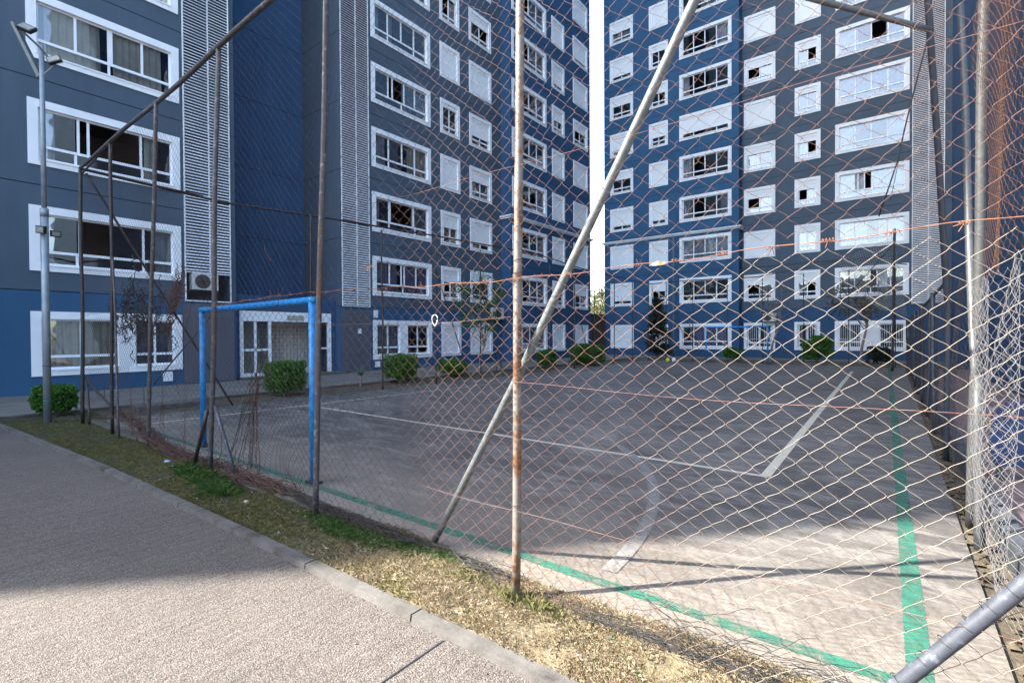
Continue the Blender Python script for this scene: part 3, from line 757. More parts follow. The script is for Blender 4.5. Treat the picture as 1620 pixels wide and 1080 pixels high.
# ---- right block
RB=thing('apartment_building','tall blue and grey apartment block closing the far side of the court','apartment building',(0,33.97,0))
SR=2.744
RH=[3.02+SR*k for k in range(0,16)]
def rz(k): return .53 if k==0 else .856+SR*k
def addr(ops,wins,a,b,k,kind,st):
    z=rz(k); ops.append((a+.06,b-.06,z+.06,z+H-.06)); wins.append((a,b,z,kind,st))
def fr(x0,L,ops,yp,mats,zc=3.0):
    return facade('wall',RB,(x0,yp-33.97,0),0,L,-.1,BT,[(a-x0,b-x0,c,d_) for a,b,c,d_ in ops],RH,mats,zc)
q1=[];v1=[]
for k,st in enumerate([dict(full=1),dict(s=.82),dict(full=1),dict(s=.80),dict(s=.35),dict(s=.74),dict(s=.40),dict(s=.82),dict(s=.5,cur='cur_white')]): addr(q1,v1,-16.62,-14.80,k,'S',st)
for k,st in enumerate([dict(full=1),dict(s=.42,open=(0,)),dict(full=1),dict(s=.80),dict(full=1),dict(s=.60),dict(s=.40,open=(1,)),dict(s=.28),dict(full=1)]): addr(q1,v1,-13.61,-12.26,k,'S',st)
for k,st in enumerate([dict(cur=((.15,.95,'cur_mauve'),)),dict(cur=((.3,.45,'cur_grey'),)),dict(cur=((0,1,'cur_white'),)),dict(cur=((0,.2,'cur_grey'),(.82,1,'cur_grey'))),dict(cur=((0,.2,'cur_white'),)),
    dict(blind=.80),dict(cur=((.0,.15,'cur_white'),)),dict(cur=((.72,1,'cur_white'),)),dict(cur=((.4,1,'cur_white'),))]): addr(q1,v1,-11.47,-8.14,k,'L',st)
fr(-17.11,9.40,q1,33.41,[M['blue'],M['blue2'],M['joint']])
q2=[];v2=[]
for k,st in enumerate([dict(grille=1),dict(s=.35,open=(0,),cur='cur_white',half='r'),dict(full=1),dict(s=.35,open=(0,),cur='cur_white',half='r'),dict(s=.3,cur='cur_grey',half='l'),dict(full=1),dict(s=.35,open=(0,),cur='cur_white',half='r'),dict(full=1)]): addr(q2,v2,-7.58,-5.78,k,'S',st)
fr(-7.71,2.11,q2,34.20,[M['grey'],M['blue2'],M['joint']])
q3=[];v3=[]
for k,st in enumerate([dict(grille=1),dict(s=.4,open=(1,),cur='cur_white',half='l'),dict(s=.2,cur='cur_white'),dict(s=.35,open=(0,),cur='cur_white',half='r'),dict(s=.3,open=(1,),cur='cur_white',half='l'),dict(s=.2,cur='cur_grey'),dict(s=.3,open=(1,),cur='cur_white',half='l'),dict(full=1)]): addr(q3,v3,-4.70,-3.37,k,'S',st)
for k,(kd,st) in enumerate([('panel2',dict(l=1.05,r=1.05,grille=1)),('L',dict(open=(2,),mull=(.25,.46,.6,.8),cur=((0,.45,'cur_white'),(.6,1,'cur_white')))),('L',dict(cur=((0,.45,'cur_white'),(.62,1,'cur_white')))),('L',dict(mull=(.3,.4,.52,.8),open=(1,),cur=((0,.4,'cur_white'),(.52,1,'cur_white')))),
    ('L',dict(cur=((.0,.22,'cur_white'),(.75,1,'cur_white')))),('L',dict(cur=((.0,1,'cur_grey'),))),('L',dict(open=(2,),cur=((0,.3,'cur_white'),(.72,1,'cur_grey')))),('L',dict())]): addr(q3,v3,-2.65,.69,k,kd,st)
q3.append((.80,2.12,3.08,BT-1))
fr(-5.60,8.0,q3,33.97,[M['grey'],M['blue2'],M['joint']])
for a,b,z,kind,st in v1+v2+v3:
    yp=-.56 if b<-8 else .23 if b<-5.7 else 0
    window(RB,round(b-a,2),kind,st,((a+b)/2,yp,z),0)
alcove(RB,(.80,0,0),0,1.32,3.08,BT-1,M['grey']); louver(RB,(.80,0,0),0,1.32,3.12,26,mull=.5)
o=MB()
o.quad((-17.11,14,0),(-17.11,-.56,0),(-17.11,-.56,BT),(-17.11,14,BT),1)
o.quad((-7.71,-.56,-.1),(-7.71,.23,-.1),(-7.71,.23,BT),(-7.71,-.56,BT),1)
o.quad((-5.60,.23,-.1),(-5.60,0,-.1),(-5.60,0,BT),(-5.60,.23,BT),0)
o.quad((14,14,0),(-17.11,14,0),(-17.11,14,BT),(14,14,BT),0)
o.obj('wall',[M['grey'],M['blue2']],RB)
# wing that comes forward on the right (faces the court)
WX=2.40
wo=[];wv=[]
for yc in (17.2,12.5):
    for k in range(0,9):
        z=rz(k)
        if yc==17.2 and k<6 : continue
        # local x along wall = -Y direction
        a=-(yc+.9); b=-(yc-.9); wo.append((a+33.97,b+33.97,z,z+H)); wv.append((yc,z,k))
facade('wall',RB,(WX,0,0),-math.pi/2,26,-.1,BT,[(a+.06,b-.06,c+.06,d_-.06) for a,b,c,d_ in wo],RH,[M['blue2'],M['blue2'],M['joint']],3)
for yc,z,k in wv: window(RB,1.8,'S',dict(s=.4 if k%2 else .8),(WX,yc-33.97,z),-math.pi/2)
o=MB(); o.quad((WX,-26,0),(14,-26,0),(14,-26,BT),(WX,-26,BT)); o.quad((14,-26,0),(14,14,0),(14,14,BT),(14,-26,BT)); o.obj('wall',[M['grey']],RB)
o=MB(); o.box(-17.11,14,.24,14,BT,BT+.3); o.box(WX,14,-26,.24,BT,BT+.3); o.obj('roof',M['roof'],RB)
cornice(RB,[(-17.3,.3,0),(-17.11,-.56,0),(-7.71,-.56,0),(-7.71,.2,0)],8.22)
# ---- block opposite, outside the frame: seen in the window reflections, bounces sunlight
OB=thing('apartment_building','sunlit grey apartment block across the road, seen only as reflections in the windows','apartment building',(19,0,0))
oo=[];ov=[]
for yc in (-9,-3.5,2.0):
    for k in range(6):
        z=rowz(k); a=-(yc+1.7); b=-(yc-1.7); oo.append((a+8,b+8,z,z+H)); ov.append((yc,z,k))
facade('wall',OB,(0,8,0),-math.pi/2,22,0,20,[(a+.06,b-.06,c+.06,d_-.06) for a,b,c,d_ in oo],LH,[M['grey'],M['blue'],M['joint']],2.74)
for yc,z,k in ov: window(OB,3.4,'L',dict(cur=((.1,.4,'cur_cream'),(.6,.9,'cur_cream'))),(0,yc,z),-math.pi/2)
o=MB(); o.quad((0,-14,0),(10,-14,0),(10,-14,20),(0,-14,20)); o.quad((10,8,0),(0,8,0),(0,8,20),(10,8,20)); o.quad((10,-14,0),(10,8,0),(10,8,20),(10,-14,20)); o.obj('wall',M['grey'],OB)
o=MB(); o.box(0,10,-14,8,20,20.3); o.obj('roof',M['roof'],OB)

BB=thing('apartment_building','unseen low block added behind the viewpoint to darken the window reflections','apartment building',(-5,-32,0))  # unseen block, added to keep bright horizon sky out of the window reflections
bo=[];bw=[]
for xc in range(-26,31,7):
    for k in range(3):
        z=rowz(k); bo.append((-xc-1.64+30,-xc+1.64+30,z+.06,z+H-.06)); bw.append((xc,z))
facade('wall',BB,(30,0,0),math.pi,60,0,10.5,bo,LH,[M['grey'],M['blue'],M['joint']],2.74)
for xc,z in bw: window(BB,3.4,'L',dict(cur=((.1,.4,'cur_cream'),)),(xc,0,z),math.pi)
o=MB(); o.quad((-30,-10,0),(30,-10,0),(30,-10,10.5),(-30,-10,10.5)); o.quad((-30,0,0),(-30,-10,0),(-30,-10,10.5),(-30,0,10.5)); o.quad((30,-10,0),(30,0,0),(30,0,10.5),(30,-10,10.5)); o.obj('wall',M['grey'],BB)
o=MB(); o.box(-30,30,-10,0,10.5,10.8); o.obj('roof',M['roof'],BB)

# ---- air conditioners
def ac(loc,rotz,label,w=.78,h=.55):
    t=thing('air_conditioner',label,'air conditioner',loc,rotz,'air conditioner condensers on the facades')
    o=MB(); o.box(-w/2,w/2,-.30,0,0,h); o.obj('casing',M['ac'],t)
    o=MB(); r=h*.42; cx=-w*.12
    for rr in (r,r*.82,r*.62,r*.42,r*.2):
        o.tube([(cx+rr*math.cos(a),-.315,h/2+rr*math.sin(a)) for a in np.linspace(0,2*math.pi,25)],.006,5,cap=False)
    for a in np.linspace(0,math.pi,5)[:-1]: o.tube([(cx-r*math.cos(a),-.312,h/2-r*math.sin(a)),(cx+r*math.cos(a),-.312,h/2+r*math.sin(a))],.005,5)
    o.obj('fan_guard',M['pipe_dark'],t)
    o=MB(); vs=[(cx,-.303,h/2)]+[(cx+r*math.cos(a),-.303,h/2+r*math.sin(a)) for a in np.linspace(0,2*math.pi,25)[:-1]]
    o.add(vs,[(0,i+1 if i<24 else 1,i) for i in range(1,25)]); o.obj('fan_opening',M['fan'],t)
    o=MB(); o.box(-w/2+.1,-w/2+.14,-.3,.12,-.04,0); o.box(w/2-.14,w/2-.1,-.3,.12,-.04,0); o.obj('bracket',M['pipe_grey'],t)
ac((-17.75,6.42,3.02),math.pi/2,'condenser sitting in the open gap under the nearest louvre column',.74,.52)
ac((-17.45,20.95,2.42),math.pi/2,'condenser on the blue wall beside the slender green tree',.8,.62)
ac((-6.05,34.05,2.28),0,'condenser above the barred window left of the far goal on the far facade',.78,.55)

# ---------------------------------------------------------------- chain-link fencing
def fbm(a,b,seed,sc):
    r_=np.random.default_rng(seed); out=0
    for i in range(7):
        k=r_.normal(0,1,2)*sc; p=r_.uniform(0,6.28); out=out+np.sin(a*k[0]+b*k[1]+p)
    return out/2.6
def chain_panel(s0,s1,z0,z1,W,Hh,rad,seed,warp=.012,bulge=.03,holes=None,special=None,nsides=3):
    """segments in (s,z) plane with normal offset n; returns arrays p,q of (s,n,z)"""
    ns=int((s1-s0)/(W/2)); nz=int((z1-z0)/(Hh/2))
    S0=s0+np.arange(ns)[:,None]*W/2; K=np.arange(nz+1)[None,:]
    i=np.arange(ns)[:,None]
    odd=((K+i)%2)
    s=S0+odd*W/2+0*K; z=z0+K*Hh/2+0*S0
    n=np.where(odd==1,1,-1)*rad*.9
    s=s+fbm(s,z,seed,1.6)*warp+fbm(s,z,seed+1,6)*warp*.35; z=z+fbm(s,z,seed+2,1.6)*warp+fbm(s,z,seed+3,6)*warp*.3
    n=n+fbm(s,z,seed+4,1.3)*bulge
    s=s+rng.normal(0,.0020,s.shape); z=z+rng.normal(0,.0022,z.shape)
    if special: s,n,z=special(s,n,z)
    P=np.stack([s,n,z],-1)
    # rounded knuckles: points 18% in from each node
    a=P[:,:-1]; b=P[:,1:]
    # slight S-curve: tight twist at each knuckle, straight run between
    dd=b-a; k=.16; off=np.zeros_like(dd); off[...,0]=dd[...,0]*.0; off[...,2]=dd[...,2]*.055
    m1=a+dd*k+off; m2=b-dd*k-off
    p=np.stack([a,m1,m2],2).reshape(-1,3); q=np.stack([m1,m2,b],2).reshape(-1,3)
    if holes is not None:
        mid=(p+q)/2; keep=~holes(mid[:,0],mid[:,2]); p=p[keep]; q=q[keep]
    return p,q
def seg_tubes(p,q,rad,nsides=3,bend=.0):
    d=q-p; L=np.linalg.norm(d,axis=1,keepdims=True); t=d/np.maximum(L,1e-9)
    ref=np.tile(np.array([[0.31,.85,.42]]),(len(p),1)); u=np.cross(t,ref); u/=np.linalg.norm(u,axis=1,keepdims=True); w=np.cross(t,u)
    V=[];ring=[]
    p=p-t*rad*.3; q=q+t*rad*.3
    for k in range(nsides):
        a=2*math.pi*k/nsides; off=(u*math.cos(a)+w*math.sin(a))*rad
        V+=[p+off,q+off]
    V=np.stack(V,1)  # n,2*nsides,3
    base=(np.arange(len(p))*2*nsides)[:,None]
    Fq=[]
    for k in range(nsides):
        k2=(k+1)%nsides; Fq.append(np.concatenate([base+2*k,base+2*k+1,base+2*k2+1,base+2*k2],1))
    return V.reshape(-1,3),np.stack(Fq,1).reshape(-1,4)
FY=2.17
FEN=thing('chain_link_fence','tall rusty chain link fence on leaning pipe posts right in front of the court','fence',(0,FY,0))
def sp_near(s,n,z):
    # torn and dragged-down mesh between the fourth and the second posts at the left
    t=np.exp(-((s+4.9)/.7)**2)*np.clip(1.3-z,0,1.3)
    n=n+t*.30; s=s-t*.25*np.sin(z*3)
    t=np.exp(-((s+7.4)/1.3)**2)*np.clip(1.2-z,0,1.2)
    n=n+t*.10*np.sin(s*9); z=z-t*.10
    # squeezed diamonds beside the post at x=-1.7
    g=np.exp(-((s+1.9)/.35)**2)*np.exp(-((z-1.35)/.8)**2); s=s+g*.03*np.sin((z)*5)
    # slack roll at lower right
    g=np.clip((s+1.0)/1.2,0,1)*np.exp(-((z-.35)/.4)**2); z=z-g*.05*np.sin(s*4+1); n=n+g*.05
    return s,n,z
def hole_low(s,z):
    edge=.07+.06*np.sin(s*2.1)+.05*np.sin(s*5.3+1)
    edge=np.where((s>-1.2),edge+.08,edge)
    edge=np.where((s<-3.9)&(s>-5.4),edge-.1,edge)
    h=z<edge
    h|=((s+8.2)/.5)**2+((z-1.0)/.16)**2<1
    h|=((s+.35)/.22)**2+((z-.28)/.10)**2<1
    return h
p1,q1_=chain_panel(-11.2,.46,.02,1.84,.100,.082,.0014,11,warp=.012,holes=hole_low,special=sp_near)
V1,F1=seg_tubes(p1,q1_,.0013)
p2,q2_=chain_panel(-11.2,.46,1.86,4.43,.096,.088,.0014,23,warp=.024,bulge=.05)
V2,F2_=seg_tubes(p2,q2_,.0010)
ch=obj('chain_link',np_mesh('chain_link_lower',V1,F1),M['chain'],FEN)
ch=obj('chain_link',np_mesh('chain_link_upper',V2,F2_),M['chain'],FEN)
# seam, knots and tension wires
def zs(s): return 1.84+.025*np.sin(s*1.3+.6)
o=MB()
o.tube([(s,.004*math.sin(s*30),zs(s)+.006*math.sin(s*11)) for s in np.arange(-5.9,.46,.04)],.0018,5)
rr=random.Random(5)
for s in np.arange(-5.8,.45,.187):
    L=rr.uniform(.03,.06); zz=zs(s); pts=[]
    for i in range(22):
        a=i*1.15; pts.append((s-L/2+L*i/21,.008*math.cos(a),zz+.008*math.sin(a)))
    o.tube(pts,.0012,4)
    for _ in range(2):
        an=rr.uniform(0,6.28); o.tube([(s,0,zz),(s+.03*math.cos(an),rr.uniform(-.015,.015),zz+.03*math.sin(an))],.0013,4)
o.obj('seam_wire',M['vine_seam'] if 'vine_seam' in M else simple('rust_orange_wire',None,scale=20,rough=.7,stops=[(.3,(.13,.04,.018)),(.7,(.26,.11,.055))]),FEN)
o=MB()
for z,sag,x0,x1 in ((.53,.03,-3.7,.46),(1.235,.02,-1.68,.46),(2.47,.05,-3.6,.46),(1.60,.03,-3.8,-1.69)):
    o.tube([(s,.006+.004*math.sin(s*7),z-sag*math.sin((s-x0)/(x1-x0)*math.pi)*.6+.006*math.sin(s*4+z)) for s in np.arange(x0,x1,.06)],.0011,5)
o.obj('tension_wire',simple('rust_red_wire',None,scale=20,rough=.7,stops=[(.3,(.10,.035,.022)),(.7,(.19,.095,.07))]),FEN)
def pipe(name,pts,r,mat,parent,n=12,label=None,bend=.006):
    # subdivide with slight dents
    P=[Vector(p) for p in pts]; out=[]; rs=[]
    for a,b in zip(P[:-1],P[1:]):
        k=max(2,int((b-a).length/.25))
        for i in range(k): out.append(a+(b-a)*i/k)
    out.append(P[-1])
    ph=random.uniform(0,6.28); out=[p+Vector((math.sin(i*.45+ph),math.cos(i*.37+ph*2),0))*bend*1.6*math.sin(math.pi*i/(len(out)-1)) for i,p in enumerate(out)]
    o=MB(); o.tube(out,r,n); q=o.obj(name,mat,parent,smooth=True)
    if label: q['label']=label
    return q
T=4.47
pipe('post',[(-1.69,.03,0),(-1.625,.03,T)],.0245,M['pipe_rust'],FEN,label='white flaking post with rust patches')
pipe('post',[(-3.745,.0,0),(-3.50,.0,T)],.024,M['pipe_mix'],FEN)
pipe('post',[(-5.93,.03,0),(-5.50,.0,T)],.025,M['pipe_mix'],FEN)
pipe('post',[(-7.97,.03,0),(-7.38,.0,T)],.024,M['pipe_mix'],FEN)
pipe('post',[(-9.52,.0,0),(-9.40,.0,T)],.024,M['pipe_dark'],FEN)
pipe('post',[(-11.09,-.05,0),(-11.22,.0,T)],.028,M['pipe_dark'],FEN)
pipe('post',[(.52,.0,0),(.50,.0,T)],.026,M['pipe_lt'],FEN)
pipe('top_rail',[(-11.24,0,T),(-3.5,0,T+.02),(-1.6,0,T-.02),(.52,0,T)],.026,M['pipe_mix'],FEN,bend=.01)
pipe('brace',[(-2.62,.24,-.02),(-1.74,.12,1.25),(-.69,.10,3.04),(.1,.06,4.4)],.024,M['pipe_grey'],FEN,bend=.002,label='long diagonal pipe crossing behind the white post')
pipe('brace',[(-.16,.04,.0),(.04,.035,.285),(.31,.03,.68),(.50,.02,.97)],.0255,M['slate_pipe'],FEN,bend=.002)
pipe('brace',[(-5.45,.10,0),(-5.83,.05,.75)],.02,M['slate_pipe'],FEN,bend=.002)
pipe('brace',[(-6.28,-.02,0),(-5.96,.02,.70)],.022,M['pipe_dark'],FEN)
pipe('brace',[(-9.05,-.03,0),(-9.30,.0,1.4),(-9.55,.02,3.85)],.016,M['pipe_mix'],FEN)
pipe('brace',[(-10.75,-.03,0),(-11.02,-.0,.75)],.018,M['pipe_dark'],FEN)
pipe('brace',[(-11.1,.0,.8),(-9.6,.03,.42),(-8.4,.04,.20),(-7.2,.02,.03)],.018,M['pipe_dark'],FEN,bend=.02)
pipe('brace',[(-11.2,.02,T-.1),(-9.9,.02,T-.0)],.014,M['pipe_dark'],FEN)
o=MB(); A_=Vector((-.16,.04,.0)); B_=Vector((.50,.02,.97)); t_=(B_-A_).normalized(); u_=t_.cross(Vector((0,1,0))).normalized(); w_=t_.cross(u_)
rr=random.Random(44)
for k in range(9):
    c0=A_.lerp(B_,.12+.085*k+rr.uniform(-.01,.01)); ph=rr.random()*6; tw=rr.uniform(-.02,.03)
    o.tube([c0+t_*tw*(a/6.28)+(u_*math.cos(a+ph)+w_*math.sin(a+ph))*.0275 for a in np.linspace(0,6.4,18)],.0013,4,cap=False)
o.obj('tie_wire',M['vine'],FEN)
# collars of rust tape on the white post
o=MB()
for z in (1.86,1.93,.78,.55,2.62):
    o.tube([(-1.69+.065*z/T+.028*math.cos(a),.03+.028*math.sin(a),z+.01*math.sin(a)) for a in np.linspace(0,2*math.pi,14)],.0022,5,cap=False)
o.obj('tie_wire',M['vine_rust'],FEN)
# dragged wire bundles at the fence foot, loose curls
def bundle(o,x0,x1,yc,zc,sp,n,r,seed,amp=.03,up=None):
    rr=random.Random(seed)
    for i in range(n):
        a=rr.uniform(x0,x0+(x1-x0)*.75); b=min(x1,a+rr.uniform(.4,1.3)*(x1-x0)*.35+.1)
        yo,zo=rr.gauss(0,sp),abs(rr.gauss(0,sp*.7)); f1,f2,p1_,p2_=rr.uniform(4,14),rr.uniform(4,16),rr.random()*6,rr.random()*6
        pts=[]
        k=max(6,int((b-a)/.035))
        for j in range(k+1):
            x=a+(b-a)*j/k; h=up(x) if up else 0
            pts.append((x,yc(x)+yo+amp*math.sin(x*f1+p1_)+rr.gauss(0,.004),max(.008,zc+zo+h+amp*.7*math.sin(x*f2+p2_)+rr.gauss(0,.004))))
        o.tube(pts,r*rr.uniform(.7,1.3),4)
o=MB()
bundle(o,-4.6,-2.4,lambda x:.10-.0*x,.05,.025,80,.0022,1,.02)
bundle(o,-2.5,-1.75,lambda x:.14,.03,.03,60,.0016,2,.03)
bundle(o,-1.65,.25,lambda x:.10,.012,.026,120,.0012,3,.022)
bundle(o,-1.1,.40,lambda x:.16,.03,.06,46,.0015,4,.07,up=lambda x:.02+.05*math.sin(x*5)**2)
o.obj('torn_wire',M['vine'],FEN)
o=MB()
bundle(o,-9.6,-6.3,lambda x:.06,.04,.05,150,.003,5,.04,up=lambda x:max(0,(-7.4-x))*.16)
o.obj('torn_wire',M['vine_rust'],FEN); o=MB()
bundle(o,-6.6,-4.2,lambda x:.12,.03,.05,110,.003,6,.05)
o.obj('torn_wire',M['vine_rust'],FEN); o=MB()
rr=random.Random(9)
for i in range(46):   # hanging torn strands around the goal
    x=rr.uniform(-10.2,-4.2); z=rr.uniform(.2,2.3); pts=[(x,.05,z)]; an=rr.uniform(0,6.28)
    for j in range(rr.randint(4,12)):
        an+=rr.uniform(-.6,.6); pts.append((pts[-1][0]+.05*math.cos(an),pts[-1][1]+rr.uniform(-.012,.012),max(.02,pts[-1][2]+.05*math.sin(an)-.012)))
    o.tube(pts,.0028,4)
o.obj('torn_wire',M['vine_rust'],FEN); o=MB()
for i in range(22):   # slack fold of mesh sweeping down from the goal post
    x0=-4.75-rr.random()*.5; z0=.95+rr.random()*.35; x1=-5.25-rr.random()*.9
    o.tube([(x0+(x1-x0)*t**.6,.16+.1*t+rr.uniform(-.01,.01),z0*(1-t)**1.3+.05) for t in np.linspace(0,1,10)],.0022,4)
o.obj('torn_wire',M['vine_rust'],FEN)
# dead vine knot caught in the mesh
o=MB(); rr=random.Random(12)
for i in range(170):
    c=rr.random(); x=-8.35+rr.gauss(0,.55); z=1.72+rr.gauss(0,.16)+(.25*c if c>.8 else 0); an=rr.uniform(0,6.28); pts=[(x,.03,z)]
    for j in range(rr.randint(5,14)):
        an+=rr.uniform(-.8,.8); pts.append((pts[-1][0]+.04*math.cos(an),.03+rr.uniform(-.03,.03),pts[-1][2]+.035*math.sin(an)))
    o.tube(pts,.0045*rr.uniform(.6,1.5),4)
tag(o.obj('dead_vine',M['vine'],None,(0,FY,0)),'black dead vine tangled in the mesh in front of the ground floor window at left','dead vine')
o=MB(); 
for i in range(70):
    t=rr.random(); x=-7.25+t*.45+rr.gauss(0,.05); z=1.55+t*.55+rr.gauss(0,.06); an=.9+rr.gauss(0,.4); pts=[(x,.03,z)]
    for j in range(8):
        an+=rr.uniform(-.4,.4); pts.append((pts[-1][0]+.035*math.cos(an),.03+rr.uniform(-.03,.03),pts[-1][2]+.035*math.sin(an)))
    o.tube(pts,.004,4)
tag(o.obj('dead_vine',M['vine_rust'],None,(0,FY,0)),'reddish brown bunch of dead stems hanging right of the black tangle','dead vine')
# small things caught in the mesh
def leaf_piece(name,loc,w,h,mat,label,cat,seed):
    rr=random.Random(seed); o=MB(); n=10; top=[];bot=[]
    for i in range(n+1):
        t=i/n; e=math.sin(math.pi*t)**.7; top.append((w*(t-.5),.006*math.sin(t*9),h*.5*e+rr.uniform(-.1,.1)*h)); bot.append((w*(t-.5),.006*math.cos(t*7),-h*.5*e+rr.uniform(-.1,.1)*h))
    for i in range(n): o.quad(bot[i],bot[i+1],top[i+1],top[i])
    b=len(o.v)
    for i in range(n): 
        o.quad(*[(q[0],q[1]+.002,q[2]) for q in (top[i],top[i+1],bot[i+1],bot[i])])
    q=o.obj(name,mat,None,loc); tag(q,label,cat); return q
leaf_piece('dry_leaf',(-.84,2.16,1.822),.075,.018,M['dryleaf'],'curled yellow dry leaf caught on the fence seam','leaf',3)
l=leaf_piece('dry_leaf',(-2.99,2.16,1.99),.085,.022,simple('brown_leaf_dead',(.16,.08,.04),(.3,.17,.09),scale=40),'small brown dead leaf caught in the mesh before the second louvre column','leaf',4); l.rotation_euler=(0,R(-25),0)
o=MB(); o.tube([(.024*math.cos(a),.004*math.sin(a*2),.034*math.sin(a)) for a in np.linspace(.3,2*math.pi+.1,26)],.0020,6)
tag(o.obj('wire_loop',M['white'],None,(-2.30,2.16,1.60)),'white plastic cable loop hooked on the mesh','cable loop')

# ---- right fence
RF=thing('chain_link_fence','chain link fence with dark posts running along the right edge of the court','fence',(.50,0,0))
def sp_side(s,n,z):
    g=np.exp(-((s-3.3)/1.2)**2)*np.exp(-((z-1.0)/.9)**2); n=n+g*.10*np.sin(s*6+z*2)+g*.06
    g=np.exp(-((s-6.3)/1.2)**2); n=n+g*.10*np.sin(z*4)
    return s,n,z
def to_side(P): return np.stack([-P[:,1],P[:,0],P[:,2]],1)
pa,qa=chain_panel(2.25,5.0,.10,1.86,.105,.085,.0014,41,warp=.02,bulge=.04,special=sp_side)
pb,qb=chain_panel(2.25,4.9,1.87,4.43,.085,.075,.0014,43,warp=.02,bulge=.04,special=sp_side)
pc,qc=chain_panel(5.0,27.4,.05,2.05,.14,.12,.0016,45,warp=.02,bulge=.05)
for p_,q_,mm_ in ((pa,qa,'side'),(pb,qb,'side'),(pc,qc,'side_far')):
    V_,F_=seg_tubes(to_side(p_),to_side(q_),.0011); obj('chain_link',np_mesh('side_chain',V_,F_),M[mm_],RF)
pipe('post',[(-.02,5.15,0),(.0,4.62,T)],.030,M['pipe_lt'],RF,label='pale thick post')
pipe('post',[(-.02,4.64,0),(-.02,4.78,1.2)],.031,M['pipe_lt'],RF)
pipe('brace',[(-.03,4.79,1.10),(.0,6.3,4.6)],.026,M['pipe_lt'],RF,bend=.003)
for i,y in enumerate((9.6,11.5,13.5,15.6,17.7,19.8,22.0,24.2,26.4)):
    pipe('post',[(0,y,0),(random.uniform(-.04,.04),y+random.uniform(-.1,.1),2.1)],.030,M['pipe_blue'],RF)
pipe('top_rail',[(0,7.6,2.1),(.02,14,2.08),(0,27.4,2.1)],.022,M['pipe_blue'],RF)
pipe('loose_rail',[(-.60-.5,5.02,4.45),(-.23,6.26,4.44)],.026,M['pipe_grey'],RF,bend=.001)
pipe('post',[(0,7.65,0),(.0,7.5,1.8),(-.20,6.5,4.3),(-.27,6.15,5.2)],.030,M['pipe_blue'],RF,bend=.002,label='leaning dark post at the near end of the low fence')
pipe('hanging_cable',[(-.23,6.26,4.4),(-.45,6.5,3.3),(-.62,6.55,2.75)],.007,M['black'],RF,bend=.01)
pipe('hanging_cable',[(-.23,6.26,4.4),(-.52,6.52,2.9)],.003,M['black'],RF,bend=.01)
# ---- left fence
LF=thing('chain_link_fence','line of thin dark posts under one rail along the left side of the court','fence',(-11.24,0,0))
pts=[(0,2.17,T-.01),(0,4.5,4.36),(0,7.5,4.5),(0,11,4.62),(0,16,4.75),(0,20.5,4.5),(0,27.4,4.45)]
pipe('top_rail',pts,.024,M['pipe_dark'],LF,bend=.01)
for y in (6.45,8.57,10.6,12.7,14.8,17.0,19.0,20.9,23.0,25.2): pipe('post',[(0,y,0),(random.uniform(-.03,.03),y,4.45)],.024,M['pipe_dark'],LF)
pipe('brace',[(0,2.25,4.4),(.02,4.62,.03)],.02,M['pipe_dark'],LF)
for y,dy in ((10.6,1.5),(14.8,-1.4),(12.7,1.2),(19,1.4)): pipe('brace',[(0,y,3.6),(.02,y+dy,.05)],.018,M['pipe_dark'],LF)
for y,dy in ((4.4,-1.2),(12.7,-1.0)): pipe('brace',[(0,y,2.2),(.02,y+dy,.6)],.014,M['pipe_dark'],LF)
pipe('brace',[(.25,2.17,4.4),(0,4.1,4.4)],.02,M['pipe_dark'],LF)
# ---- far fence
FF=thing('chain_link_fence','line of thin posts and sagging rail at the far end of the court','fence',(0,27.45,0))
pipe('top_rail',[(-11.24,0,4.45),(-9,0,4.5),(-5.5,0,4.42),(-1.6,0,4.95),(.5,0,4.5)],.022,M['pipe_dark'],FF,bend=.01)
for x in (-14.0+2.76,-12.9+1.9,-10.2,-8.7,-6.9,-5.2,-3.4,-1.6,.1): pipe('post',[(x,0,0),(x+random.uniform(-.03,.03),0,4.45)],.022,M['pipe_dark'],FF)
pipe('brace',[(-12.9,0,4.3),(-13.6,0,1.3)],.02,M['pipe_dark'],FF) if False else None
pipe('brace',[(-10.2,0,3.7),(-9.1,-.5,1.6)],.018,M['pipe_dark'],FF)
pipe('brace',[(-10.2,0,3.7),(-10.7,-.5,1.7)],.018,M['pipe_dark'],FF)
pipe('brace',[(-9.3,.2,3.0),(-8.1,-.4,.3)],.016,M['pipe_lt'],FF)
pipe('post',[(.0,-3.0,0),(.05,-3.0,5.6)],.045,M['pipe_dark'],FF)
pipe('brace',[(.0,-3.0,5.0),(-2.4,-.3,2.2)],.016,M['pipe_dark'],FF)
# torn netting hanging at the far right corner
o=MB(); rr=random.Random(31)
A0=[(-1.6,4.95),(.05,5.5)]
for i in range(26):
    t=i/25; x0=-1.9+1.95*t; z0=4.65+.75*t; x1=-.55+1.0*t; z1=2.6-.4*t
    o.tube([(x0+(x1-x0)*u**1.2,-2.2+.1*math.sin(u*5+i),z0+(z1-z0)*u) for u in np.linspace(0,1,8)],.0055,4)
for j in range(26):
    u=j/25; pts=[]
    for i in range(9):
        t=i/8; x0=-1.9+1.95*t; z0=4.65+.75*t; x1=-.55+1.0*t; z1=2.6-.4*t; pts.append((x0+(x1-x0)*u**1.2,-2.2,z0+(z1-z0)*u-.03*math.sin(t*3.1)))
    o.tube(pts,.0055,4)
o.obj('torn_net',M['net'],FF)
# utility pipe standing by the far wall
t_=pipe('drain_pipe',[(-11.6,32.6,0),(-11.6,32.6,8.1)],.05,M['pipe_grey'],None); tag(t_,'grey vertical pipe standing in front of the far blue wall','pipe')
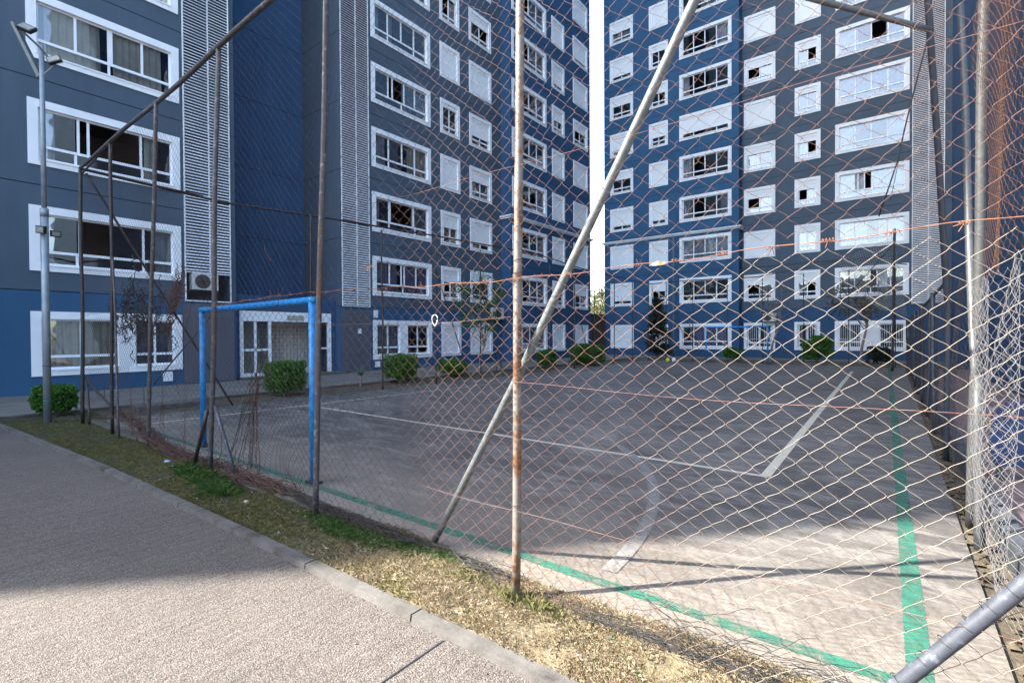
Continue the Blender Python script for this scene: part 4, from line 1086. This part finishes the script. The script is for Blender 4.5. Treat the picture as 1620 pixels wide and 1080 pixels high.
# catenary cable over the court
o=MB(); o.tube([(-11.24+(x+11.24),27.2,4.9-.03*math.sin((x+11.24)/11.7*3.14)) for x in np.arange(-11.24,.5,.4)],.012,5)
tag(o.obj('cable',M['black']),'thin black cable strung along the far end of the court','cable')

# ---------------------------------------------------------------- goals
def goal(loc,rotz,label,r=.037,w=2.79,h=1.87):
    t=thing('football_goal',label,'goal',loc,rotz,'blue futsal goals')
    for x in (-w/2,w/2):
        o=MB(); o.tube([(x,0,.03),(x,0,h+.0)],r,16); q=o.obj('goal_post',M['goal'],t,smooth=True)
        o=MB(); o.box(x-.08,x+.08,-.05,.05,.002,.03); o.obj('base_plate',M['pipe_dark'],t)
    o=MB(); o.tube([(-w/2-r,0,h),(-w/2,0,h),(0,0,h-.005),(w/2,0,h),(w/2+r,0,h)],r,16); o.obj('crossbar',M['goal'],t,smooth=True)
goal((-6.06,2.69,0),0,'bright blue goal frame close behind the near fence')
goal((-6.36,26.95,0),0,'small blue goal frame standing at the far end of the court',.04,2.95,1.88)

# ---------------------------------------------------------------- street lamp
LA=thing('street_lamp','slim galvanised lamp post with floodlights in the grass at far left','street lamp',(-11.51,1.74,0),YAW)
o=MB(); o.tube([(0,0,0),(0,0,1.8),(0,0,3.66)],.054,16); o.obj('pole',M['lamp_pole'],LA,smooth=True)
o=MB(); o.tube([(0,0,3.62),(0,0,5.0),(0,0,6.50)],.036,14); o.obj('pole',M['lamp_pole'],LA,smooth=True)
o=MB(); o.tube([(.056*math.cos(a),.056*math.sin(a),1.02) for a in np.linspace(0,2*math.pi,18)],.006,5,cap=False); o.obj('clamp',M['vine_rust'],LA)
o=MB(); o.tube([(0,0,3.58),(0,0,3.72)],.058,16); o.obj('clamp',M['lamp_pole'],LA,smooth=True)
o=MB(); o.tube([(.056*math.cos(a),.056*math.sin(a),.42) for a in np.linspace(0,2*math.pi,18)],.007,5,cap=False); o.obj('tape',simple('teal_tape',(.01,.15,.14)),LA)
def flood(loc,rot,s=.21):
    e=obj('floodlight',(lambda o:(o.box(-s/2,s/2,-.025,.02,-s*.38,s*.38),[o.box(x,x+.006,.02,.045,-s*.33,s*.33) for x in np.arange(-s/2+.02,s/2-.02,.022)],o.mesh('floodlight'))[-1])(MB()),M['black'],LA,loc)
    e.rotation_euler=rot
    o=MB(); o.box(-s/2+.018,s/2-.018,-.030,-.0255,-s*.38+.018,s*.38-.018); o.obj('lens',M['led'],e)
    return e
o=MB(); o.tube([(-.42,-.02,6.84),(0,-.03,6.45),(.22,-.02,6.18)],.017,8); o.obj('arm',M['pipe_dark'],LA)
o=MB(); o.tube([(.0,0,5.98),(.24,.0,6.18)],.013,6); o.obj('arm',M['lamp_pole'],LA)
flood((-.16,-.09,6.74),(R(-38),R(22),R(10)),.22); flood((.30,-.09,6.20),(R(-30),R(-28),R(25)),.20)
o=MB(); o.add([(-.50,-.03,6.88),(-.455,-.03,6.90),(-.01,-.03,5.98),(-.06,-.03,5.95),(-.50,.05,6.88),(-.455,.05,6.90),(-.01,.05,5.98),(-.06,.05,5.95)],[(0,1,2,3),(7,6,5,4),(0,4,5,1),(1,5,6,2),(2,6,7,3),(3,7,4,0)])
o.obj('luminaire',simple('luminaire_grey',(.07,.085,.085),(.11,.125,.12),scale=5,rough=.5),LA)
flood((.03,-.09,3.34),(R(5),R(8),R(-8)),.17); flood((.17,.02,3.29),(R(5),0,R(60)),.14)

# ---------------------------------------------------------------- plants
def leaves(name,centers,normals_bias,size,mat,parent=None,loc=None,seed=1,aspect=1.5,tilt=1.0):
    r_=np.random.default_rng(seed); n=len(centers)
    d=r_.normal(0,1,(n,3)); d/=np.linalg.norm(d,axis=1,keepdims=True)
    u=np.cross(d,r_.normal(0,1,(n,3))); u/=np.linalg.norm(u,axis=1,keepdims=True); w=np.cross(d,u)
    sz=size*r_.uniform(.6,1.35,(n,1)); a=sz*aspect/2; b=sz/2
    V=np.stack([centers-u*a,centers+w*b*.9+d*b*.2,centers+u*a,centers-w*b*.9+d*b*.2],1)
    Fq=np.arange(n*4).reshape(n,4)
    return obj(name,np_mesh(name,V.reshape(-1,3),Fq),mat,parent,loc)
def shrub_pts(n,rx,ry,rz_,seed,boxy=4,lump=.18,shell=.55):
    r_=np.random.default_rng(seed); out=[]
    ph=r_.uniform(0,6.28,6)
    while len(out)<n:
        p=r_.uniform(-1,1,(n,3)); rr=(np.abs(p)**boxy).sum(1)**(1/boxy)
        lim=1+lump*(np.sin(p[:,0]*4+ph[0])*np.sin(p[:,1]*5+ph[1])+.6*np.sin(p[:,2]*6+ph[2]+p[:,0]*3))-.12*r_.random(n)
        keep=(rr<lim)&(rr>lim*shell*r_.random(n)**.3)
        out+=list(p[keep])
    p=np.array(out[:n]); return p*np.array([rx,ry,rz_])+np.array([0,0,rz_])
def shrub(name,label,loc,rx,ry,h,n,leaf,mat,seed,boxy=4,stem=.12,group=None,cat='shrub',lump=.18):
    t=thing(name,label,cat,loc,0,group)
    P=shrub_pts(n,rx,ry,(h-stem)/2,seed,boxy,lump); P[:,2]+=stem
    leaves('foliage',P,None,leaf,M[mat],t,seed=seed)
    o=MB(); rr=random.Random(seed)
    for i in range(9):
        a=rr.uniform(0,6.28); o.tube([(0.03*math.cos(a),.03*math.sin(a),-.02),(.35*rx*math.cos(a),.35*ry*math.sin(a),h*.4),(.7*rx*math.cos(a),.7*ry*math.sin(a),h*.75)],[.012,.008,.004],5)
    o.obj('stem',M['bark'],t)
    return t
HG='clipped hedge bushes along the left block'
shrub('hedge_bush','boxy clipped green bush seen inside the near goal frame',(-12.22,6.3,0),.44,.44,.90,9000,.034,'hedge',1,6,group=HG,lump=.08)
shrub('hedge_bush','clipped green bush in front of the grey service panel under the second window bay',(-12.5,10.25,0),.48,.48,.95,9000,.036,'hedge',2,5,group=HG,lump=.10)
shrub('hedge_bush','lower rounded green bush left of the slender tree',(-12.65,12.75,0),.50,.45,.66,6500,.038,'hedge',3,3.5,group=HG,lump=.15)
shrub('hedge_bush','small green bush just right of the white rusty post',(-12.4,18.5,0),.42,.42,.86,4500,.045,'hedge',4,4,group=HG,lump=.15)
shrub('hedge_bush','widest green hedge bush near the gap between the two blocks',(-12.0,21.6,0),.80,.7,1.08,8000,.05,'hedge',5,4,group=HG,lump=.18)
shrub('leafy_shrub','bright leafy shrub behind the lamp post at far left',(-12.45,1.98,0),.36,.34,.62,6500,.036,'hedge',6,2.4,cat='shrub',lump=.3)
shrub('leafy_shrub','low green shrub behind the right post of the far goal',(-6.9,28.4,.05),.5,.4,.75,2600,.06,'hedge',7,2.3,lump=.3)
shrub('leafy_shrub','green shrub below the white panel window of the far facade',(-3.05,29.6,.05),.72,.6,1.35,4200,.07,'hedge',8,2.2,lump=.35)
shrub('leafy_shrub','dark spreading shrub in the far right corner of the court',(-.5,28.2,.05),.5,.45,.85,2200,.07,'conifer',9,2,lump=.45)
# spiky plant
AG=thing('agave','spiky rosette plant on a short stem beside the walkway kerb','plant',(-12.6,8.8,0))
o=MB(); o.tube([(0,0,0),(.02,0,.2),(0,.02,.34)],[.035,.03,.035],8); o.obj('stem',M['bark'],AG)
o=MB(); rr=random.Random(4)
for i in range(46):
    a=rr.uniform(0,6.28); e=rr.uniform(.1,1.3); L=rr.uniform(.26,.4); w=.018
    c,s_=math.cos(a),math.sin(a); pts=[]
    for t in (0,.35,.7,1): rr_=L*t*math.cos(e)*(1+.1*t); z=.34+L*t*math.sin(e)-.12*L*t*t; pts.append((c*rr_,s_*rr_,z,w*(1-t)**.6))
    for (x1,y1,z1_,w1_),(x2,y2,z2_,w2_) in zip(pts[:-1],pts[1:]):
        o.quad((x1-s_*w1_,y1+c*w1_,z1_),(x1+s_*w1_,y1-c*w1_,z1_),(x2+s_*w2_,y2-c*w2_,z2_),(x2-s_*w2_,y2+c*w2_,z2_))
o.obj('foliage',leaf_mat('agave_leaf',(.04,.10,.06),(.08,.18,.10),(.14,.26,.15)),AG)
def tree(name,label,loc,H_,spread,trunk_h,r,n,leaf,mat,seed,clumps=16,sp=.28,group=None,lean=(0,0),zlo=None):
    t=thing(name,label,'tree',loc,0,group); rr=random.Random(seed); r_=np.random.default_rng(seed)
    o=MB(); tips=[]
    top=Vector((lean[0],lean[1],trunk_h))
    o.tube([(0,0,-.05),(lean[0]*.3,lean[1]*.2,trunk_h*.4),(lean[0]*.8,lean[1]*.9,trunk_h*.75),top],[r*1.25,r,r*.9,r*.8],9)
    for i in range(clumps):
        a=i*2.4+rr.uniform(-.4,.4); q=rr.random(); e=Vector((math.cos(a)*spread*(.25+.75*rr.random()),math.sin(a)*spread*(.25+.75*rr.random()),(zlo or trunk_h)+(H_-(zlo or trunk_h))*(i+.5)/clumps*1.0))
        s0=top*(.7+.3*rr.random()); mid=s0.lerp(e,.5)+Vector((rr.uniform(-.1,.1),rr.uniform(-.1,.1),rr.uniform(0,.2)))
        o.tube([s0,mid,e],[r*.45,r*.28,r*.1],5)
        for k in range(3):
            e2=e+Vector((rr.gauss(0,sp),rr.gauss(0,sp),rr.gauss(0,sp*.7))); o.tube([mid.lerp(e,.5),e2],[r*.16,r*.06],4); tips.append(e2)
        tips.append(e)
    o.obj('trunk',M['bark'],t)
    P=np.concatenate([np.array(tp)[None]+r_.normal(0,1,(max(1,int(n/len(tips)*rr.uniform(.3,1.7))),3))*np.array([sp,sp,sp*.6])*.62 for tp in tips])
    leaves('crown',P,None,leaf,M[mat],t,seed=seed)
    return t
tree('slender_tree','slender young tree with thin green crown before the closed shutters of the left block',(-13.0,14.6,0),3.75,1.15,1.5,.045,1500,.075,'leaf',21,14,.24,lean=(.1,.25),zlo=1.7)
tree('slender_tree','thin tree with small dark tuft of leaves at the far right of the court',(-1.2,27.9,.05),3.85,1.35,2.2,.055,800,.09,'brownleaf',22,12,.26,lean=(.3,0),zlo=2.3)
tree('slender_tree','nearly leafless leaning tree behind the right post of the far goal',(-5.05,28.2,.05),3.9,.8,2.4,.05,200,.08,'brownleaf',23,9,.25,lean=(.55,0),zlo=2.3)
# dark conifer
CF=thing('conifer_tree','dark ragged conifer in front of the far blue facade','tree',(-11.15,28.6,.0))
o=MB(); o.tube([(0,0,0),(.05,0,1.5),(0,0,3.7)],[.07,.05,.01],8)
rr=random.Random(2); P=[]
for i in range(150):
    z=.45+3.2*rr.random(); rad=(1.02-.82*(z-.45)/3.3)*rr.uniform(.5,1.12); a=rr.uniform(0,6.28)
    e=(rad*math.cos(a),rad*math.sin(a),z+rr.uniform(-.15,.22)); o.tube([(0,0,z-.1),e],[.012,.004],4)
    for t in np.linspace(.35,1,8): P.append([(e[0]*t,e[1]*t,z-.1+(e[2]-z+.1)*t)]*14)
P=np.array(P).reshape(-1,3); P=P+rng.normal(0,.055,P.shape)
o.obj('trunk',M['bark'],CF); leaves('crown',P,None,.045,M['conifer'],CF,seed=5,aspect=3)
# trees beyond the gap and the board fence there
for i,(x,y,h,s,mt) in enumerate(((-29,60,7.6,4.0,'olive'),(-36,66,8.2,4.5,'olive'),(-25,57,5.2,3,'leaf'),(-34,74,9.5,4,'leaf'))):
    t=thing('broadleaf_tree',['bushy olive green tree showing between the two blocks','taller yellowish tree seen just left in the gap between the blocks','low green tree right behind the dark board fence','farthest tree rising behind the others in the gap'][i],'tree',(x,y,0),0,'trees beyond the gap between the blocks')
    o=MB(); o.tube([(0,0,0),(0.2,0,h*.5),(0,0,h*.8)],[.25,.18,.05],8); o.obj('trunk',M['bark'],t)
    r_=np.random.default_rng(i+50); cl=r_.normal(0,1,(40,3))*np.array([s*.4,s*.4,h*.17])+np.array([0,0,h*.62])
    P=np.concatenate([c+r_.normal(0,.42,(130,3)) for c in cl]); leaves('crown',P,None,.22,M[mt],t,seed=i)
BF=thing('board_fence','dark wooden board fence filling the gap between the two blocks','fence',(-17.1,0,0))
o=MB(); 
for i in range(16):
    y=30.9+i*.165; o.box(-.02,.01,y,y+.15,0,3.05+random.uniform(-.03,.03))
o.obj('board',M['wood'],BF)
o=MB(); 
for i in range(12):
    x=-.0-i*.165-.2; o.box(x,x+.15,36.6,36.63,0,3.0+random.uniform(-.04,.04))
for i in range(20):
    x=1.6-i*.165; o.box(x,x+.15,33.3,33.33,0,2.7+random.uniform(-.04,.04)) if x<-.02 else None
o.obj('board',M['wood'],BF)

# ---------------------------------------------------------------- grass
def blades(name,n,xfun,yfun,hfun,mat,seed,w=.0022,label='',lean=.6):
    r_=np.random.default_rng(seed); x=xfun(r_,n); y=yfun(r_,n,x); h=hfun(r_,n,x,y); keep=h>0; x,y,h=x[keep],y[keep],h[keep]; n=len(x)
    z=verge_z(x,y)-.001; a=r_.uniform(0,2*np.pi,n); l=h*lean*r_.random(n)
    dx,dy=np.cos(a),np.sin(a); b=r_.uniform(0,2*np.pi,n); bx,by=np.cos(b)*w,np.sin(b)*w
    V=np.stack([np.stack([x-bx,y-by,z],1),np.stack([x+bx,y+by,z],1),np.stack([x+dx*l*.5+bx*.6,y+dy*l*.5+by*.6,z+h*.6],1),np.stack([x+dx*l*1.3,y+dy*l*1.3,z+h*(1-.35*l/np.maximum(h,1e-6))],1)],1)
    Fq=np.arange(n*4).reshape(n,4)
    q=obj(name,np_mesh(name,V.reshape(-1,3),Fq),mat); tag(q,label,'grass',kind='stuff'); return q
kyv=np.vectorize(kerb_y)
def yr(r_,n,x): return kyv(x)+.038+(2.42-kyv(x)-.038)*r_.random(n)
def patch(x,y,s=0): return .5+.5*np.sin(x*3.1+s)*np.sin(y*6+x*1.3+s)+.25*np.sin(x*9+y*4+s)
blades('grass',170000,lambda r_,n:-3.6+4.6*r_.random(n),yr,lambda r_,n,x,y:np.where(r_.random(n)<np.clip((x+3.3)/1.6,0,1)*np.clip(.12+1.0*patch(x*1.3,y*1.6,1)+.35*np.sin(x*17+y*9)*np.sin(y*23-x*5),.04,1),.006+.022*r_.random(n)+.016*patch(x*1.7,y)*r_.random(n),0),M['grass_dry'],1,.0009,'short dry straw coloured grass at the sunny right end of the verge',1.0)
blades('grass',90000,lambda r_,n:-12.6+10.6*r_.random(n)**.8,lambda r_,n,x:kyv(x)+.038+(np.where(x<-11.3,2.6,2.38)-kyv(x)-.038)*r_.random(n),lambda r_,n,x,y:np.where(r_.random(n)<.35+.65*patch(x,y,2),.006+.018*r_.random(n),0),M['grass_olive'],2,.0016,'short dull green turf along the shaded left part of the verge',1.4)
blades('grass_sprig',9000,lambda r_,n:-3.4+4.2*r_.random(n),yr,lambda r_,n,x,y:np.where(r_.random(n)<np.clip(patch(x*.8,y*1.4,4)-.45,0,1),.01+.02*r_.random(n),0),M['grass_green'],8,.0009,'thin green sprigs scattered through the dry grass',1.2)
def tuft_xy(cs):
    def fx(r_,n): 
        global _ti; _ti=r_.integers(0,len(cs),n); return np.array([c[0] for c in cs])[_ti]+r_.normal(0,1,n)*np.array([c[2] for c in cs])[_ti]
    def fy(r_,n,x): return np.array([c[1] for c in cs])[_ti]+r_.normal(0,1,n)*np.array([c[3] for c in cs])[_ti]
    return fx,fy
cs=[(-5.9,2.03,.16,.04),(-5.3,2.0,.18,.05),(-3.7,2.2,.10,.05),(-3.45,2.18,.12,.04),(-2.95,2.15,.15,.06),(-2.65,2.22,.12,.05),(-2.35,2.27,.10,.03),(-3.3,2.1,.12,.04)]
fx,fy=tuft_xy(cs)
blades('grass_tuft',9000,fx,fy,lambda r_,n,x,y:.01+.03*r_.random(n)+np.where(x<-4.8,.08,0)*r_.random(n),M['grass_green'],3,.0018,'fresh green grass tufts growing at the foot of the near fence',1.3)
cs=[(-1.70,2.16,.05,.03),(-1.55,2.18,.05,.04),(-1.4,2.2,.08,.04),(-2.0,2.15,.1,.05),(-2.2,2.12,.1,.05)]
fx,fy=tuft_xy(cs)
blades('grass_tuft',520,fx,fy,lambda r_,n,x,y:.03+.07*r_.random(n)*(1-np.minimum(1,abs(x+1.65)*1.2)),M['grass_pale'],4,.0008,'pale yellow green grass tuft round the foot of the white post',.7)
# leaf litter and pebbles on the verge
o=MB(); rr=random.Random(77)
for i in range(260):
    x=-6+6.6*rr.random(); y=kerb_y(x)+.08+(2.34-kerb_y(x)-.08)*rr.random(); s=rr.uniform(.006,.017); z=float(verge_z(np.array(x),np.array(y)))+.008; a=rr.uniform(0,6.28); c,s_=math.cos(a)*s,math.sin(a)*s
    o.add([(x-c,y-s_,z),(x+s_*.5,y-c*.5,z+.006),(x+c,y+s_,z+.002),(x-s_*.5,y+c*.5,z+.007)],[(0,1,2,3)])
tag(o.obj('leaf_litter',simple('litter_leaves',None,scale=30,rough=.9,stops=[(.3,(.10,.06,.035)),(.5,(.28,.2,.13)),(.7,(.45,.38,.3))])),'scattered dry leaf crumbs lying on the verge','leaf litter',kind='stuff')
o=MB(); rr=random.Random(78)
for i in range(170):
    x=-9+10*rr.random(); y=kerb_y(x)-.05-abs(rr.gauss(0,.10)) if rr.random()<.75 else kerb_y(x)-.1-1.5*rr.random(); s_0=rr.uniform(.003,.011); a=rr.uniform(0,6.28); c,s_=math.cos(a)*s_0,math.sin(a)*s_0; z=-.004
    o.add([(x-c,y-s_,z),(x+s_*.5,y-c*.5,z+.003),(x+c,y+s_,z+.001),(x-s_*.5,y+c*.5,z+.004)],[(0,1,2,3)])
tag(o.obj('leaf_litter',simple('path_litter',None,scale=30,rough=.9,stops=[(.3,(.03,.02,.015)),(.5,(.10,.08,.05)),(.7,(.25,.22,.18))])),'tiny leaf bits and grit gathered on the path along the kerb','leaf litter',kind='stuff')
def stone(x,y,s,label,seed,mat='stone',name='stone',sq=.6):
    r_=np.random.default_rng(seed); import bmesh
    bm=bmesh.new(); bmesh.ops.create_icosphere(bm,subdivisions=2,radius=1)
    for v in bm.verts: v.co=Vector((v.co.x*s*r_.uniform(.85,1.15),v.co.y*s*.7*r_.uniform(.85,1.15),v.co.z*s*sq*r_.uniform(.85,1.1)))
    me=bpy.data.meshes.new(name); bm.to_mesh(me); bm.free()
    q=obj(name,me,M[mat],None,(x,y,float(verge_z(np.array(x),np.array(y)))+s*sq*.5)); tag(q,label,name); return q
stone(.03,2.26,.022,'pale stone lying by the loose wires at the bottom edge',1)
stone(-2.02,1.98,.022,'larger pale stone in the dry grass near the kerb',2)
stone(-1.98,2.07,.020,'grey clod just behind the larger pale stone',3,'concrete_d','soil_clod')
stone(-4.6,2.0,.03,'pale stone in the shaded turf by the green tuft',4)
stone(-1.15,1.98,.018,'small flat pale stone in the dry grass right of the white post',5,sq=.3)
q=stone(-6.75,2.05,.05,'crumpled blue wrapper in the turf at the foot of the fence',6,'litter','litter_wrapper',.35)
q=stone(-6.45,2.02,.03,'small pale blue scrap of litter beside the blue wrapper',7,'litter','litter_wrapper',.3)
# slab lid by the walkway
o=MB(); 
def rot_box(o,cx,cy,w,l,z0,z1,a):
    c,s_=math.cos(a),math.sin(a); P=[(-w,-l),(w,-l),(w,l),(-w,l)]; vs=[(cx+x*c-y*s_,cy+x*s_+y*c,z) for z in (z0,z1) for x,y in P]
    o.add(vs,[(3,2,1,0),(4,5,6,7),(0,1,5,4),(1,2,6,5),(2,3,7,6),(3,0,4,7)])
rot_box(o,-12.2,3.75,.30,.62,.0,.11,0)
tag(o.obj('manhole_slab',M['concrete']),'flat concrete inspection slab on the dirt left of the near goal','slab')
# balls
def ball(x,y,r,mat,label):
    import bmesh
    t=thing('ball',label,'ball',(x,y,.0),0,'balls lying at the far end of the court')
    bm=bmesh.new(); bmesh.ops.create_icosphere(bm,subdivisions=3,radius=r)
    for f in bm.faces: f.smooth=True
    me=bpy.data.meshes.new('shell'); bm.to_mesh(me); bm.free(); obj('shell',me,mat,t,(0,0,r))
    o=MB(); 
    for k in range(3):
        M_=Matrix.Rotation(k*math.pi/3,3,'X'); o.tube([tuple(M_@Vector((math.cos(a)*(r+.001),math.sin(a)*(r+.001),0))+Vector((0,0,r))) for a in np.linspace(0,2*math.pi,20)],.004,4,cap=False)
    o.obj('seam',M['vine'],t)
ball(-9.75,26.5,.11,M['bally'],'yellow ball lying on the far end of the court'); ball(-9.45,26.6,.12,M['ballw'],'white ball lying beside the yellow one')
# blue play panel beyond the right fence
PB=thing('play_panel','blue rounded panel standing on the pink paving behind the right fence','play equipment',(1.05,7.0,0))
o=MB(); pr=[(-.22,0),(.22,0),(.26,.2),(.24,.5),(.12,.66),(-.12,.66),(-.24,.5),(-.26,.2)]
o.add([(x,-.03,z+.15) for x,z in pr]+[(x,.03,z+.15) for x,z in pr],[tuple(range(8)),tuple(reversed(range(8,16)))]+[(i,i+8,(i+1)%8+8,(i+1)%8) for i in range(8)])
o.obj('panel',M['navy'],PB)
for x in (-.18,.18):
    o=MB(); o.tube([(x,0,0),(x,0,.5)],.03,8); o.obj('leg',M['pipe_blue'],PB)
PB.scale=(1,1,1)
